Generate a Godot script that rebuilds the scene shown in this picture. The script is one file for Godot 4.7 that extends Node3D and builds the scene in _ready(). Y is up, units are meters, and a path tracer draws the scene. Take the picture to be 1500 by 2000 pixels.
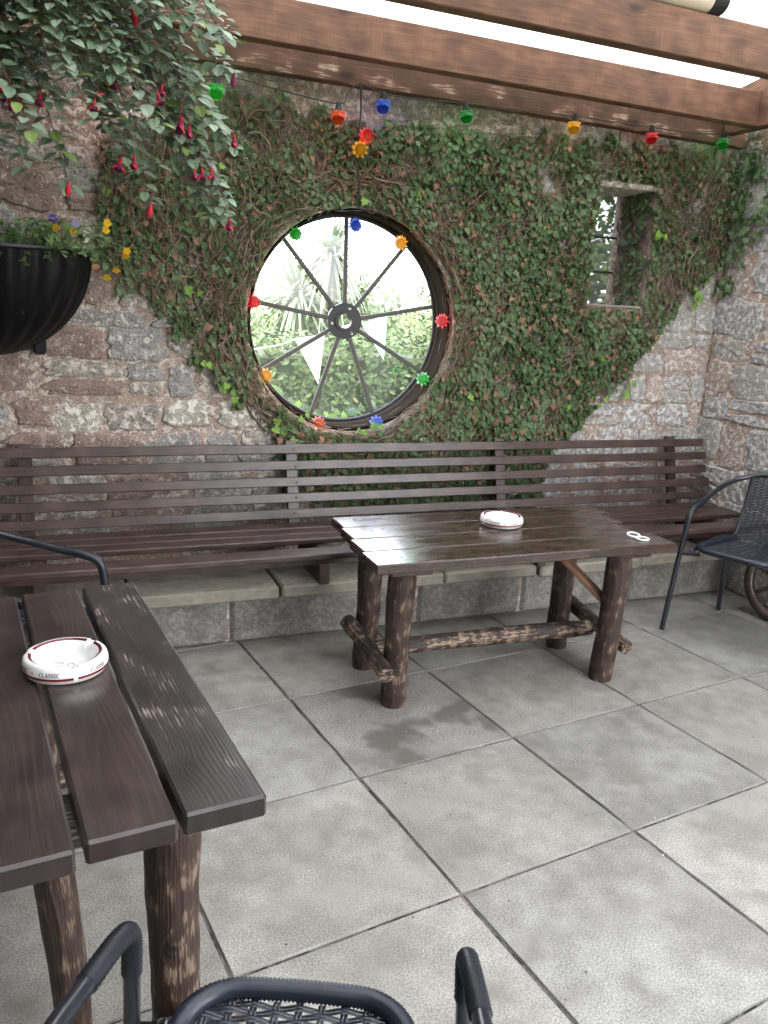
extends Node3D

const WALL_Z := -3.65
const CORNER_X := 3.47
var rng := RandomNumberGenerator.new()
var M := {}
var names := {}

# ---------------------------------------------------------------- mesh builder
class MB:
	var v := PackedVector3Array()
	var n := PackedVector3Array()
	var u := PackedVector2Array()
	var c := PackedColorArray()
	var ix := PackedInt32Array()
	func vert(p: Vector3, nn: Vector3, uv: Vector2, col := Color.WHITE) -> int:
		v.push_back(p); n.push_back(nn); u.push_back(uv); c.push_back(col)
		return v.size() - 1
	func tri(a: int, b: int, d: int) -> void:   # counter-clockwise seen from outside
		ix.push_back(a); ix.push_back(d); ix.push_back(b)
	func face(pts: Array, uvs: Array, out: Vector3, col := Color.WHITE) -> void:   # flat convex polygon facing out
		var nn := Vector3.ZERO
		for i in range(1, pts.size() - 1): nn += (pts[i] - pts[0]).cross(pts[i + 1] - pts[0])
		nn = nn.normalized()
		var flip := nn.dot(out) < 0.0
		if flip: nn = -nn
		var b := v.size()
		for i in pts.size(): vert(pts[i], nn, uvs[i], col)
		for i in range(1, pts.size() - 1):
			if flip: tri(b, b + i + 1, b + i)
			else: tri(b, b + i, b + i + 1)
	func smooth() -> void:   # normals averaged over shared positions of indexed vertices
		var acc := PackedVector3Array(); acc.resize(v.size())
		for i in range(0, ix.size(), 3):
			var a := ix[i]; var b := ix[i + 1]; var d := ix[i + 2]
			var fn := (v[d] - v[a]).cross(v[b] - v[a])
			acc[a] += fn; acc[b] += fn; acc[d] += fn
		for i in v.size(): n[i] = acc[i].normalized() if acc[i].length() > 1e-12 else Vector3.UP
	func mesh() -> ArrayMesh:
		var a := []; a.resize(Mesh.ARRAY_MAX)
		a[Mesh.ARRAY_VERTEX] = v; a[Mesh.ARRAY_NORMAL] = n; a[Mesh.ARRAY_TEX_UV] = u; a[Mesh.ARRAY_COLOR] = c; a[Mesh.ARRAY_INDEX] = ix
		var m := ArrayMesh.new()
		m.add_surface_from_arrays(Mesh.PRIMITIVE_TRIANGLES, a)
		return m

func bevel_box(mb: MB, xf: Transform3D, size: Vector3, bev := 0.004, uo := Vector2.ZERO, along := -1) -> void:
	var h := size * 0.5
	if along < 0: along = size.max_axis_index()
	bev = minf(bev, h[h.min_axis_index()] * 0.7)
	var P := func(s: Vector3, a: int) -> Vector3:
		var p := Vector3.ZERO
		for k in 3: p[k] = s[k] * (h[k] if k == a else h[k] - bev)
		return p
	var emit := func(pts: Array) -> void:
		var nn: Vector3 = (pts[1] - pts[0]).cross(pts[2] - pts[0])
		var ax := nn.abs().max_axis_index()
		var us := []
		var out := Vector3.ZERO
		for p in pts: out += p
		var o2: int
		if ax == along: o2 = (along + 1) % 3
		else: o2 = 3 - ax - along
		for p in pts:
			var l: float = p[along] if ax != along else p[(along + 2) % 3]
			us.append((Vector2(p[o2], l) if ax != along else Vector2(p[o2] * 0.12, l * 0.5)) + uo)
		var w := []
		for p in pts: w.append(xf * p)
		mb.face(w, us, xf.basis * out)
	for a in 3:
		var b := (a + 1) % 3; var d := (a + 2) % 3
		for s in [-1.0, 1.0]:
			var q := []
			for t in [[-1, -1], [1, -1], [1, 1], [-1, 1]]:
				var sv := Vector3.ZERO; sv[a] = s; sv[b] = t[0]; sv[d] = t[1]
				q.append(P.call(sv, a))
			emit.call(q)
		for sb in [-1.0, 1.0]:
			for sd in [-1.0, 1.0]:   # edge along a between faces b and d
				var s0 := Vector3.ZERO; s0[a] = -1; s0[b] = sb; s0[d] = sd
				var s1 := s0; s1[a] = 1
				emit.call([P.call(s0, b), P.call(s1, b), P.call(s1, d), P.call(s0, d)])
	for sx in [-1.0, 1.0]:
		for sy in [-1.0, 1.0]:
			for sz in [-1.0, 1.0]:
				var sv := Vector3(sx, sy, sz)
				emit.call([P.call(sv, 0), P.call(sv, 1), P.call(sv, 2)])

func smooth_path(ctrl: Array, per := 6) -> PackedVector3Array:
	var o := PackedVector3Array()
	for i in ctrl.size() - 1:
		var p0: Vector3 = ctrl[maxi(i - 1, 0)]; var p1: Vector3 = ctrl[i]
		var p2: Vector3 = ctrl[i + 1]; var p3: Vector3 = ctrl[mini(i + 2, ctrl.size() - 1)]
		for k in per: o.push_back(p1.cubic_interpolate(p2, p0, p3, float(k) / per))
	o.push_back(ctrl[-1])
	return o

func resample(p: PackedVector3Array, step: float) -> PackedVector3Array:
	var o := PackedVector3Array([p[0]])
	var left := step
	for i in p.size() - 1:
		var a := p[i]; var b := p[i + 1]; var l := a.distance_to(b); var t := left
		while t <= l:
			o.push_back(a.lerp(b, t / l)); t += step
		left = t - l
	o.push_back(p[p.size() - 1])
	return o

# radius: float, or Callable(t along 0..1, length so far) -> float
func tube(mb: MB, pts: PackedVector3Array, radius, sides := 8, caps := true, col := Color.WHITE, closed := false, vo := 0.0, wob := 0.0) -> void:
	var np := pts.size()
	var total := 0.0
	for i in np - 1: total += pts[i].distance_to(pts[i + 1])
	var t0 := (pts[1] - pts[0]).normalized()
	var side := t0.cross(Vector3.UP if absf(t0.y) < 0.9 else Vector3.RIGHT).normalized()
	var run := 0.0
	var base := mb.v.size()
	var last_t := t0
	for i in np:
		var tg: Vector3
		if closed: tg = (pts[(i + 1) % (np - 1)] - pts[(i - 1 + np - 1) % (np - 1)]).normalized()
		else: tg = (pts[mini(i + 1, np - 1)] - pts[maxi(i - 1, 0)]).normalized()
		side = (side - tg * side.dot(tg)).normalized()
		var up := tg.cross(side)
		if i > 0: run += pts[i].distance_to(pts[i - 1])
		var r: float = radius if radius is float else radius.call(run / total, run)
		for k in sides + 1:
			var a := TAU * k / sides
			var d := side * cos(a) + up * sin(a)
			var rr := r
			if wob > 0.0: rr *= 1.0 + wob * (sin(a * 2.0 + run * 9.0) * 0.5 + sin(a * 3.0 - run * 23.0 + 1.0) * 0.3 + sin(a * 5.0 + run * 61.0) * 0.2)
			mb.vert(pts[i] + d * rr, d, Vector2(float(k) / sides, run + vo), col)
	for i in np - 1:
		for k in sides:
			var a := base + i * (sides + 1) + k
			mb.tri(a, a + 1, a + sides + 2); mb.tri(a, a + sides + 2, a + sides + 1)
	if caps and not closed:
		for e in 2:
			var i0 := base if e == 0 else base + (np - 1) * (sides + 1)
			var nn := -t0 if e == 0 else (pts[np - 1] - pts[np - 2]).normalized()
			var q := []; var us := []
			for k in sides:
				q.append(mb.v[i0 + k]); us.append(Vector2(cos(TAU * k / sides), sin(TAU * k / sides)) * 0.12 + Vector2(0.3, vo + 0.3))
			mb.face(q, us, nn, col)

func lathe(mb: MB, prof: Array, seg := 32, arc := TAU, rmod = null) -> void:   # prof: Vector2(radius, y), bottom outside first
	var b := mb.v.size()
	for k in seg + 1:
		var a := arc * k / seg
		for p in prof:
			var q := Vector3(p.x * cos(a), p.y, p.x * sin(a))
			if rmod != null: q = rmod.call(q, a, p)
			mb.vert(q, Vector3.UP, Vector2(float(k) / seg, p.y))
	var m := prof.size()
	for k in seg:
		for j in m - 1:
			var i := b + k * m + j
			mb.tri(i, i + 1, i + m + 1); mb.tri(i, i + m + 1, i + m)

# ---------------------------------------------------------------- scene helpers
func numbered(called: String, parent: Node) -> String:
	var key := str(parent.get_instance_id()) + called
	var k: int = names.get(key, 0)
	names[key] = k + 1
	return called if k == 0 else "%s_%03d" % [called, k]

func thing(called: String, label: String, category: String, at := Vector3.ZERO, turn := 0.0, group := "") -> Node3D:
	var o := Node3D.new(); o.name = numbered(called, self); add_child(o)
	o.position = at; o.rotation.y = turn
	tag(o, label, category, group)
	return o

func tag(o: Node, label: String, category := "", group := "", kind := "") -> void:
	if label: o.set_meta("label", label)
	if category: o.set_meta("category", category)
	if group: o.set_meta("group", group)
	if kind: o.set_meta("kind", kind)

func put(called: String, mesh: Mesh, mat: Material, parent: Node = self, xf := Transform3D.IDENTITY) -> MeshInstance3D:
	var o := MeshInstance3D.new(); o.name = numbered(called, parent)
	o.mesh = mesh; o.material_override = mat; o.transform = xf
	parent.add_child(o)
	return o

func struct_node(called: String) -> Node3D:
	var o := Node3D.new(); o.name = numbered(called, self); add_child(o); o.set_meta("kind", "structure")
	return o

func copy(src: Node3D, label: String, at: Vector3, turn: float) -> Node3D:
	var o: Node3D = src.duplicate(); o.name = numbered(String(src.name), self); add_child(o)
	o.position = at; o.rotation.y = turn
	if label: o.set_meta("label", label)
	return o

func rnd(a: float, b: float) -> float: return rng.randf_range(a, b)

func inside(poly: Array, x: float, y: float) -> bool:
	var r := false
	var j := poly.size() - 1
	for i in poly.size():
		var a = poly[i]; var b = poly[j]
		if (a[1] > y) != (b[1] > y) and x < (b[0] - a[0]) * (y - a[1]) / (b[1] - a[1]) + a[0]: r = not r
		j = i
	return r

# ---------------------------------------------------------------- computed textures
func noise(seed_: int, freq: float, oct := 3) -> FastNoiseLite:
	var f := FastNoiseLite.new(); f.seed = seed_; f.frequency = freq; f.noise_type = FastNoiseLite.TYPE_SIMPLEX_SMOOTH
	f.fractal_octaves = oct
	return f

func tex_of(bytes: PackedByteArray, w: int, h: int, fmt := Image.FORMAT_RGB8) -> ImageTexture:
	return ImageTexture.create_from_image(Image.create_from_data(w, h, false, fmt, bytes))

# seamless noise field as bytes
func field(seed_: int, freq: float, oct: int, size: int) -> PackedByteArray:
	var im := noise(seed_, freq, oct).get_seamless_image(size, size, false, false, 0.15, true)
	im.convert(Image.FORMAT_L8)
	return im.get_data()

# wood: u across (0..1 = width_m), v along, periodic in v. Returns [albedo, height]
func wood(seed_: int, w: int, h: int, dark: Color, light: Color, worn: Color, rings: float, wear: float, saw := 0.0, knots := 3, ring_k := 0.25, warp := 0.2) -> Array:
	var n1 := noise(seed_, 1.0, 2); var n2 := noise(seed_ + 5, 1.0, 2)
	var r := RandomNumberGenerator.new(); r.seed = seed_ + 99
	var kn := []
	for k in knots: kn.append([r.randf_range(0.1, 0.9), r.randf_range(0.05, 0.95), r.randf_range(0.012, 0.03)])
	var al := PackedByteArray(); al.resize(w * h * 3)
	var he := PackedByteArray(); he.resize(w * h)
	for y in h:
		var v := float(y) / h
		var cy := cos(TAU * v); var sy := sin(TAU * v)
		var sawv := n2.get_noise_2d(float(y) * 0.35, 7.0) if saw > 0.0 else 0.0
		for x in w:
			var u := float(x) / w
			var lo := n1.get_noise_3d(u * 1.6, cy * 0.26, sy * 0.26)
			var ringpos := u * rings + lo * rings * warp
			var kd := 0.0
			for k in kn:
				var dx: float = (u - k[0]) * 0.3; var dv := absf(v - k[1]); dv = minf(dv, 1.0 - dv)
				var dd := sqrt(dx * dx + dv * dv * 0.5)
				var e: float = exp(-dd / k[2])
				kd = maxf(kd, e); ringpos += e * 2.2
			var s := 0.5 + 0.5 * sin(TAU * ringpos)
			s = s * s
			var fine := n2.get_noise_3d(u * 70.0, cy * 1.1, sy * 1.1) * 0.5 + 0.5
			var blot := n2.get_noise_3d(u * 3.0 + 40.0, cy * 1.8, sy * 1.8)
			var t := clampf(ring_k * s + (0.85 - ring_k) * fine + blot * 0.6 + 0.1, 0.0, 1.0)
			if saw > 0.0: t = clampf(t + saw * sawv * (0.5 + blot), 0.0, 1.0)
			var c := dark.lerp(light, t)
			var wv := clampf((s * 0.35 + fine * 0.75 + blot * 0.8 + n1.get_noise_3d(u * 46.0, cy * 3.0, sy * 3.0) * 0.5 - 1.0 + wear) * 5.0, 0.0, 1.0)
			if wear > 0.0: c = c.lerp(worn, wv)
			if kd > 0.35: c = c.lerp(dark * 0.6, clampf((kd - 0.35) * 2.0, 0.0, 0.8))
			var i := (y * w + x)
			al[i * 3] = int(clampf(c.r, 0, 1) * 255.0); al[i * 3 + 1] = int(clampf(c.g, 0, 1) * 255.0); al[i * 3 + 2] = int(clampf(c.b, 0, 1) * 255.0)
			he[i] = int(clampf(0.35 * s + 0.5 * fine + 0.15 - wv * 0.15, 0.0, 1.0) * 255.0)
	return [tex_of(al, w, h), tex_of(he, w, h, Image.FORMAT_L8)]

# mineral surface: mix of three colours by layered fields; patch = share of the third colour with ragged grain
func mineral(seed_: int, size: int, a: Color, b: Color, p: Color, patch: float, speck: float, freq := 1.0, slope := 14.0, lump := 0.4) -> Array:
	var lo := field(seed_, 0.006 * freq, 4, size); var mid := field(seed_ + 1, 0.03 * freq, 3, size); var hi := field(seed_ + 2, 0.19, 2, size); var pa := field(seed_ + 3, 0.011 * freq, 5, size)
	var al := PackedByteArray(); al.resize(size * size * 3)
	var he := PackedByteArray(); he.resize(size * size)
	for i in size * size:
		var l := lo[i] / 255.0; var m := mid[i] / 255.0; var h := hi[i] / 255.0
		var c := a.lerp(b, clampf(l * 1.5 - 0.25 + (m - 0.5) * 0.5, 0.0, 1.0))
		var k := 1.0 + (h - 0.5) * speck + (m - 0.5) * speck * lump * 1.6
		var q := pa[i] / 255.0 + (h - 0.5) * 0.12 + (m - 0.5) * 0.1
		var pp := clampf((q - (1.0 - patch)) * slope, 0.0, 1.0)
		c = Color(c.r * k, c.g * k, c.b * k).lerp(Color(p.r * (0.9 + 0.2 * h), p.g * (0.9 + 0.2 * h), p.b * (0.9 + 0.2 * h)), pp)
		al[i * 3] = int(clampf(c.r, 0, 1) * 255.0); al[i * 3 + 1] = int(clampf(c.g, 0, 1) * 255.0); al[i * 3 + 2] = int(clampf(c.b, 0, 1) * 255.0)
		he[i] = int(clampf(l * lump * 0.8 + m * lump + h * (0.65 - lump * 1.1) + pp * 0.15 - 0.05, 0, 1) * 255.0)
	return [tex_of(al, size, size), tex_of(he, size, size, Image.FORMAT_L8)]

func plain(col: Color, rough := 0.6, metal := 0.0, linear := true) -> StandardMaterial3D:
	var m := StandardMaterial3D.new()
	m.albedo_color = col.linear_to_srgb() if linear else col
	m.roughness = rough; m.metallic = metal
	return m

func wood_mat(t: Array, width_m: float, len_m: float, rough: float, relief: float, tint := Color.WHITE) -> StandardMaterial3D:
	var m := StandardMaterial3D.new()
	m.albedo_texture = t[0]; m.albedo_color = tint; m.roughness = rough
	m.heightmap_enabled = true; m.heightmap_texture = t[1]; m.heightmap_scale = relief
	m.uv1_scale = Vector3(1.0 / width_m, 1.0 / len_m, 1)
	return m

func tri_mat(t: Array, tile: float, rough: float, relief: float, tint := Color.WHITE) -> StandardMaterial3D:
	var m := StandardMaterial3D.new()
	m.albedo_texture = t[0]; m.albedo_color = tint; m.roughness = rough
	m.heightmap_enabled = true; m.heightmap_texture = t[1]; m.heightmap_scale = relief
	m.uv1_triplanar = true; m.uv1_world_triplanar = true; m.uv1_scale = Vector3.ONE / tile
	return m

func leaf_mat(col: Color, rough: float, back := 0.3, vertex := false) -> StandardMaterial3D:
	var m := plain(col, rough)
	m.cull_mode = BaseMaterial3D.CULL_DISABLED; m.metallic_specular = 0.35
	m.backlight_enabled = true; m.backlight = Color(back, back, back * 0.7)
	if vertex: m.vertex_color_use_as_albedo = true
	return m

func make_materials() -> void:
	var dk := wood(11, 256, 1024, Color(0.185, 0.14, 0.125), Color(0.30, 0.235, 0.205), Color(0.52, 0.44, 0.38), 16.0, 0.0, 0.0, 3)
	M.table = wood_mat(dk, 0.3, 1.4, 0.27, 0.05, Color(0.86, 0.78, 0.74)); M.table.clearcoat_enabled = true; M.table.clearcoat = 0.5; M.table.clearcoat_roughness = 0.14
	var smear := mineral(151, 512, Color(0.35, 0.35, 0.35), Color(0.75, 0.75, 0.75), Color(1, 1, 1), 0.35, 0.3, 1.5, 4.0)
	M.table.roughness = 0.45; M.table.roughness_texture = smear[0]; M.table.roughness_texture_channel = BaseMaterial3D.TEXTURE_CHANNEL_RED
	var wt := wood(23, 256, 1024, Color(0.15, 0.128, 0.127), Color(0.25, 0.218, 0.212), Color(0.54, 0.50, 0.47), 40.0, 0.05, 0.0, 3, 0.2, 0.09)
	M.old_table = wood_mat(wt, 0.3, 1.4, 0.32, 0.045); M.old_table.clearcoat_enabled = true; M.old_table.clearcoat = 0.35; M.old_table.clearcoat_roughness = 0.28
	M.bench = wood_mat(dk, 0.3, 1.4, 0.33, 0.05, Color(1.12, 1.13, 1.16))
	M.old_board = wood_mat(dk, 0.3, 1.4, 0.3, 0.06, Color(0.92, 0.98, 1.04)); M.old_board.clearcoat_enabled = true; M.old_board.clearcoat = 0.35; M.old_board.clearcoat_roughness = 0.25
	var bm := wood(37, 256, 1024, Color(0.33, 0.228, 0.172), Color(0.50, 0.36, 0.27), Color(0.68, 0.56, 0.47), 9.0, 0.0, 0.3, 3, 0.16)
	M.beam = wood_mat(bm, 0.26, 1.5, 0.75, 0.08)
	var bp := wood(53, 256, 1024, Color(0.32, 0.235, 0.185), Color(0.49, 0.365, 0.285), Color(0.74, 0.66, 0.58), 9.0, 0.045, 0.4, 2, 0.1)
	M.plate = wood_mat(bp, 0.26, 1.5, 0.8, 0.1)
	var lg := wood(71, 256, 1024, Color(0.17, 0.12, 0.10), Color(0.27, 0.195, 0.16), Color(0.45, 0.385, 0.325), 9.0, 0.2, 0.0, 2, 0.15)
	M.log = wood_mat(lg, 1.0, 0.8, 0.5, 0.4)
	M.log_worn = wood_mat(wood(83, 256, 512, Color(0.16, 0.115, 0.10), Color(0.25, 0.19, 0.155), Color(0.55, 0.47, 0.39), 9.0, 0.40, 0.0, 1, 0.15), 1.0, 0.6, 0.6, 0.4)
	var cn := mineral(101, 1024, Color(0.50, 0.49, 0.465), Color(0.58, 0.572, 0.548), Color(0.455, 0.44, 0.41), 0.38, 0.5, 0.45, 2.6, 0.12)
	M.slab = []
	for t in [Color(1, 1, 1), Color(0.965, 0.968, 0.968), Color(1.03, 1.025, 1.01), Color(0.985, 0.978, 0.965), Color(1.01, 1.0, 0.985), Color(0.945, 0.948, 0.945)]: M.slab.append(tri_mat(cn, 1.3, 0.72, 0.07, t)); M.slab[-1].uv1_offset = Vector3(M.slab.size() * 0.37, 0.0, M.slab.size() * 0.61)
	var jt := mineral(131, 256, Color(0.31, 0.29, 0.275), Color(0.46, 0.41, 0.375), Color(0.18, 0.17, 0.165), 0.42, 0.4, 2.0)
	M.joint = tri_mat(jt, 0.5, 0.9, 0.2)
	M.ledge = tri_mat(cn, 0.7, 0.8, 0.12, Color(1.03, 0.99, 0.95))
	var bl := mineral(141, 512, Color(0.45, 0.435, 0.41), Color(0.53, 0.515, 0.49), Color(0.41, 0.395, 0.37), 0.35, 0.7, 1.4, 3.0, 0.25)
	M.block = tri_mat(bl, 0.6, 0.9, 0.3)
	var lime := Color(0.80, 0.765, 0.73)
	M.stone = []
	M.stone.append(tri_mat(mineral(201, 512, Color(0.50, 0.49, 0.485), Color(0.63, 0.615, 0.595), lime, 0.40, 0.45, 2.8, 5.5), 0.75, 0.92, 0.9))
	M.stone.append(tri_mat(mineral(211, 512, Color(0.50, 0.475, 0.45), Color(0.64, 0.60, 0.56), lime, 0.50, 0.45, 2.8, 6.5), 0.75, 0.92, 0.8))
	M.stone.append(tri_mat(mineral(221, 512, Color(0.48, 0.41, 0.38), Color(0.61, 0.53, 0.49), lime, 0.34, 0.45, 2.8, 5.5), 0.75, 0.92, 0.7))
	M.stone.append(tri_mat(mineral(231, 512, Color(0.58, 0.56, 0.52), Color(0.70, 0.665, 0.62), Color(0.88, 0.85, 0.81), 0.52, 0.4, 2.8, 5.5), 0.75, 0.92, 0.8))
	var wash := Color(0.86, 0.85, 0.84)
	M.stone.append(tri_mat(mineral(251, 512, Color(0.565, 0.56, 0.56), Color(0.69, 0.68, 0.67), wash, 0.56, 0.45, 3.2, 4.0), 0.75, 0.92, 0.9))
	M.stone.append(tri_mat(mineral(261, 512, Color(0.61, 0.60, 0.575), Color(0.71, 0.70, 0.665), wash, 0.48, 0.45, 3.2, 4.5), 0.75, 0.92, 0.9))
	M.stone.append(tri_mat(mineral(271, 512, Color(0.64, 0.57, 0.53), Color(0.72, 0.65, 0.605), wash, 0.5, 0.45, 3.2, 4.5), 0.75, 0.92, 0.9))
	M.mortar_side = tri_mat(mineral(281, 512, Color(0.66, 0.565, 0.505), Color(0.74, 0.655, 0.60), wash, 0.45, 0.4, 2.8, 5.5), 0.7, 0.95, 0.8)
	M.mortar = tri_mat(mineral(241, 512, Color(0.58, 0.505, 0.46), Color(0.68, 0.605, 0.555), lime, 0.46, 0.4, 2.8, 5.5), 0.7, 0.95, 0.8)
	M.plaster = plain(Color(0.13, 0.12, 0.11), 0.9)  # dark tone keeps the added light-blocking walls from bouncing light
	M.opal = plain(Color(0.44, 0.45, 0.45), 0.5); M.opal.backlight_enabled = true; M.opal.backlight = Color(1, 1, 1)
	M.shading_sheet = plain(Color(0.1, 0.09, 0.085), 0.9)  # opaque sheet added out of view to shade the left side
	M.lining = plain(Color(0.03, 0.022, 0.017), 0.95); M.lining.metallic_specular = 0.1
	M.iron = plain(Color(0.035, 0.034, 0.036), 0.5, 0.3)
	M.spoke = plain(Color(0.10, 0.092, 0.088), 0.6, 0.2)
	M.glass = plain(Color(0.92, 0.96, 0.95), 0.03); M.glass.transparency = BaseMaterial3D.TRANSPARENCY_ALPHA; M.glass.albedo_color.a = 0.06
	M.dirty_glass = plain(Color(0.13, 0.15, 0.15), 0.12); M.dirty_glass.transparency = BaseMaterial3D.TRANSPARENCY_ALPHA; M.dirty_glass.albedo_color.a = 0.86
	M.tube = plain(Color(0.010, 0.012, 0.018), 0.28); M.tube.clearcoat_enabled = true; M.tube.clearcoat = 0.4; M.tube.clearcoat_roughness = 0.2
	M.sleeve = plain(Color(0.014, 0.016, 0.022), 0.38)
	M.rattan = plain(Color(0.016, 0.020, 0.031), 0.36)
	M.china = plain(Color(0.82, 0.81, 0.79), 0.12); M.china.clearcoat_enabled = true; M.china.clearcoat = 0.6; M.china.clearcoat_roughness = 0.05
	M.maroon = plain(Color(0.13, 0.014, 0.02), 0.2)
	M.ochre = plain(Color(0.55, 0.28, 0.06), 0.3)
	M.ink = plain(Color(0.05, 0.055, 0.07), 0.4)
	M.violet = plain(Color(0.30, 0.24, 0.45), 0.3)
	M.greyink = plain(Color(0.25, 0.27, 0.33), 0.3)
	M.planter = plain(Color(0.008, 0.009, 0.012), 0.3)
	M.soil = plain(Color(0.03, 0.022, 0.016), 0.95)
	M.cable = plain(Color(0.025, 0.03, 0.026), 0.55)
	M.twig = plain(Color(1, 1, 1), 0.85); M.twig.vertex_color_use_as_albedo = true
	M.ivy = leaf_mat(Color(1, 1, 1), 0.36, 0.25, true)
	M.white = plain(Color(0.75, 0.75, 0.73), 0.35)

# ---------------------------------------------------------------- main
func _ready() -> void:
	rng.seed = 20240611
	var cam := Camera3D.new(); cam.name = "camera"
	cam.position = Vector3(0, 1.45, 0); cam.rotation_degrees = Vector3(-14.365, -22.549, 3.128)
	cam.fov = 64.85; cam.near = 0.05; cam.far = 400.0; cam.current = true
	add_child(cam)
	var env := Environment.new()
	env.tonemap_mode = Environment.TONE_MAPPER_LINEAR
	env.tonemap_exposure = 5.5
	env.background_mode = Environment.BG_SKY
	var sm := ProceduralSkyMaterial.new()
	sm.sky_top_color = Color(0.84, 0.87, 0.92); sm.sky_horizon_color = Color(0.95, 0.95, 0.94); sm.sky_curve = 0.2
	sm.ground_bottom_color = Color(0.25, 0.25, 0.22); sm.ground_horizon_color = Color(0.7, 0.72, 0.72)
	sm.sky_energy_multiplier = 1.5
	sm.sun_angle_max = 1.0
	var sky := Sky.new(); sky.sky_material = sm; env.sky = sky
	env.sdfgi_enabled = true; env.ssao_enabled = true; env.ssil_enabled = true
	var we := WorldEnvironment.new(); we.name = "world_environment"; we.environment = env
	add_child(we)
	var sun := DirectionalLight3D.new(); sun.name = "sun"
	sun.light_energy = 0.9; sun.light_color = Color(1.0, 0.95, 0.87); sun.light_angular_distance = 3.0; sun.shadow_enabled = true
	add_child(sun)
	sun.look_at_from_position(Vector3.ZERO, Vector3(0.62, -0.78, -0.05))
	make_materials()
	build_ground()
	build_walls()
	build_pergola()
	build_plinth()
	build_windows()
	build_bench()
	build_center_table()
	build_left_table()
	build_chairs()
	build_ashtrays()
	build_small_things()
	build_ivy()
	build_fuchsia()
	build_planter()
	build_lights()
	build_garden()

func build_ground() -> void:
	var g := PlaneMesh.new(); g.size = Vector2(240, 240)
	var o := put("ground", g, plain(Color(0.07, 0.10, 0.035), 0.95), self, Transform3D(Basis(), Vector3(0, -0.06, 0)))
	tag(o, "", "", "", "structure")
	var pv := struct_node("paving")
	var bed := MB.new()
	bevel_box(bed, Transform3D(Basis(), Vector3(1.1, -0.031, -1.2)), Vector3(5.4, 0.05, 5.9), 0.001)
	put("joint_bed", bed.mesh(), M.joint, pv)
	var wy := 0.12691
	var o0 := Vector3(0.302, 0, -1.4553)
	var ei := Vector3(cos(wy), 0, -sin(wy)) * 0.6117
	var ej := Vector3(-sin(wy), 0, -cos(wy)) * 0.5721
	var dampt := mineral(171, 512, Color(0.50, 0.485, 0.46), Color(0.56, 0.55, 0.53), Color(0.40, 0.38, 0.355), 0.46, 0.5, 0.5, 5.0, 0.12)
	var damp := tri_mat(dampt, 0.9, 0.6, 0.06)
	for i in range(-4, 7):
		for j in range(-5, 4):
			var cpos := o0 + ei * (i + 0.5) + ej * (j + 0.5)
			if cpos.x > 3.75 or cpos.x < -1.6 or cpos.z < -3.75 or cpos.z > 1.75: continue
			var mb := MB.new()
			var gap := rnd(0.004, 0.0075)
			var xf := Transform3D(Basis(Vector3.UP, wy + rnd(-0.004, 0.004)) * Basis(Vector3.RIGHT, rnd(-0.0025, 0.0025)) * Basis(Vector3.BACK, rnd(-0.0025, 0.0025)), Vector3.ZERO)
			slab_mesh(mb, xf, 0.6117 - gap, 0.5721 - gap)
			put("slab", mb.mesh(), damp if (i == 1 and j == 1) else M.slab[rng.randi() % 6], pv, Transform3D(Basis(), cpos + Vector3(0, rnd(-0.0015, 0.001), 0)))

# paving slab with worn, slightly ragged edges; top at y = 0
func slab_mesh(mb: MB, xf: Transform3D, w: float, d: float) -> void:
	var ring := []
	var nside := 9
	for s in 4:
		for k in nside:
			var t := float(k) / nside * 2.0 - 1.0
			var p: Vector2 = [Vector2(t, -1), Vector2(1, t), Vector2(-t, 1), Vector2(-1, -t)][s]
			ring.append(Vector2(p.x * w * 0.5, p.y * d * 0.5) * (1.0 + rnd(-0.0035, 0.002)))
	var N := ring.size()
	var b := mb.v.size()
	for lev in [[1.0, -0.035], [1.0, -0.006], [0.988, 0.0]]:
		for q in ring: mb.vert(xf * Vector3(q.x * lev[0], lev[1] + (rnd(-0.001, 0.0) if lev[1] == 0.0 else 0.0), q.y * lev[0]), Vector3.UP, Vector2.ZERO)
	for lev in 2:
		for k in N:
			var a := b + lev * N + k; var a2 := b + lev * N + (k + 1) % N
			mb.tri(a, a + N, a2 + N); mb.tri(a, a2 + N, a2)
	mb.smooth()
	var top := []; var us := []
	for k in N:
		top.append(mb.v[b + 2 * N + k]); us.append(Vector2.ZERO)
	mb.face(top, us, Vector3.UP)

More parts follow.
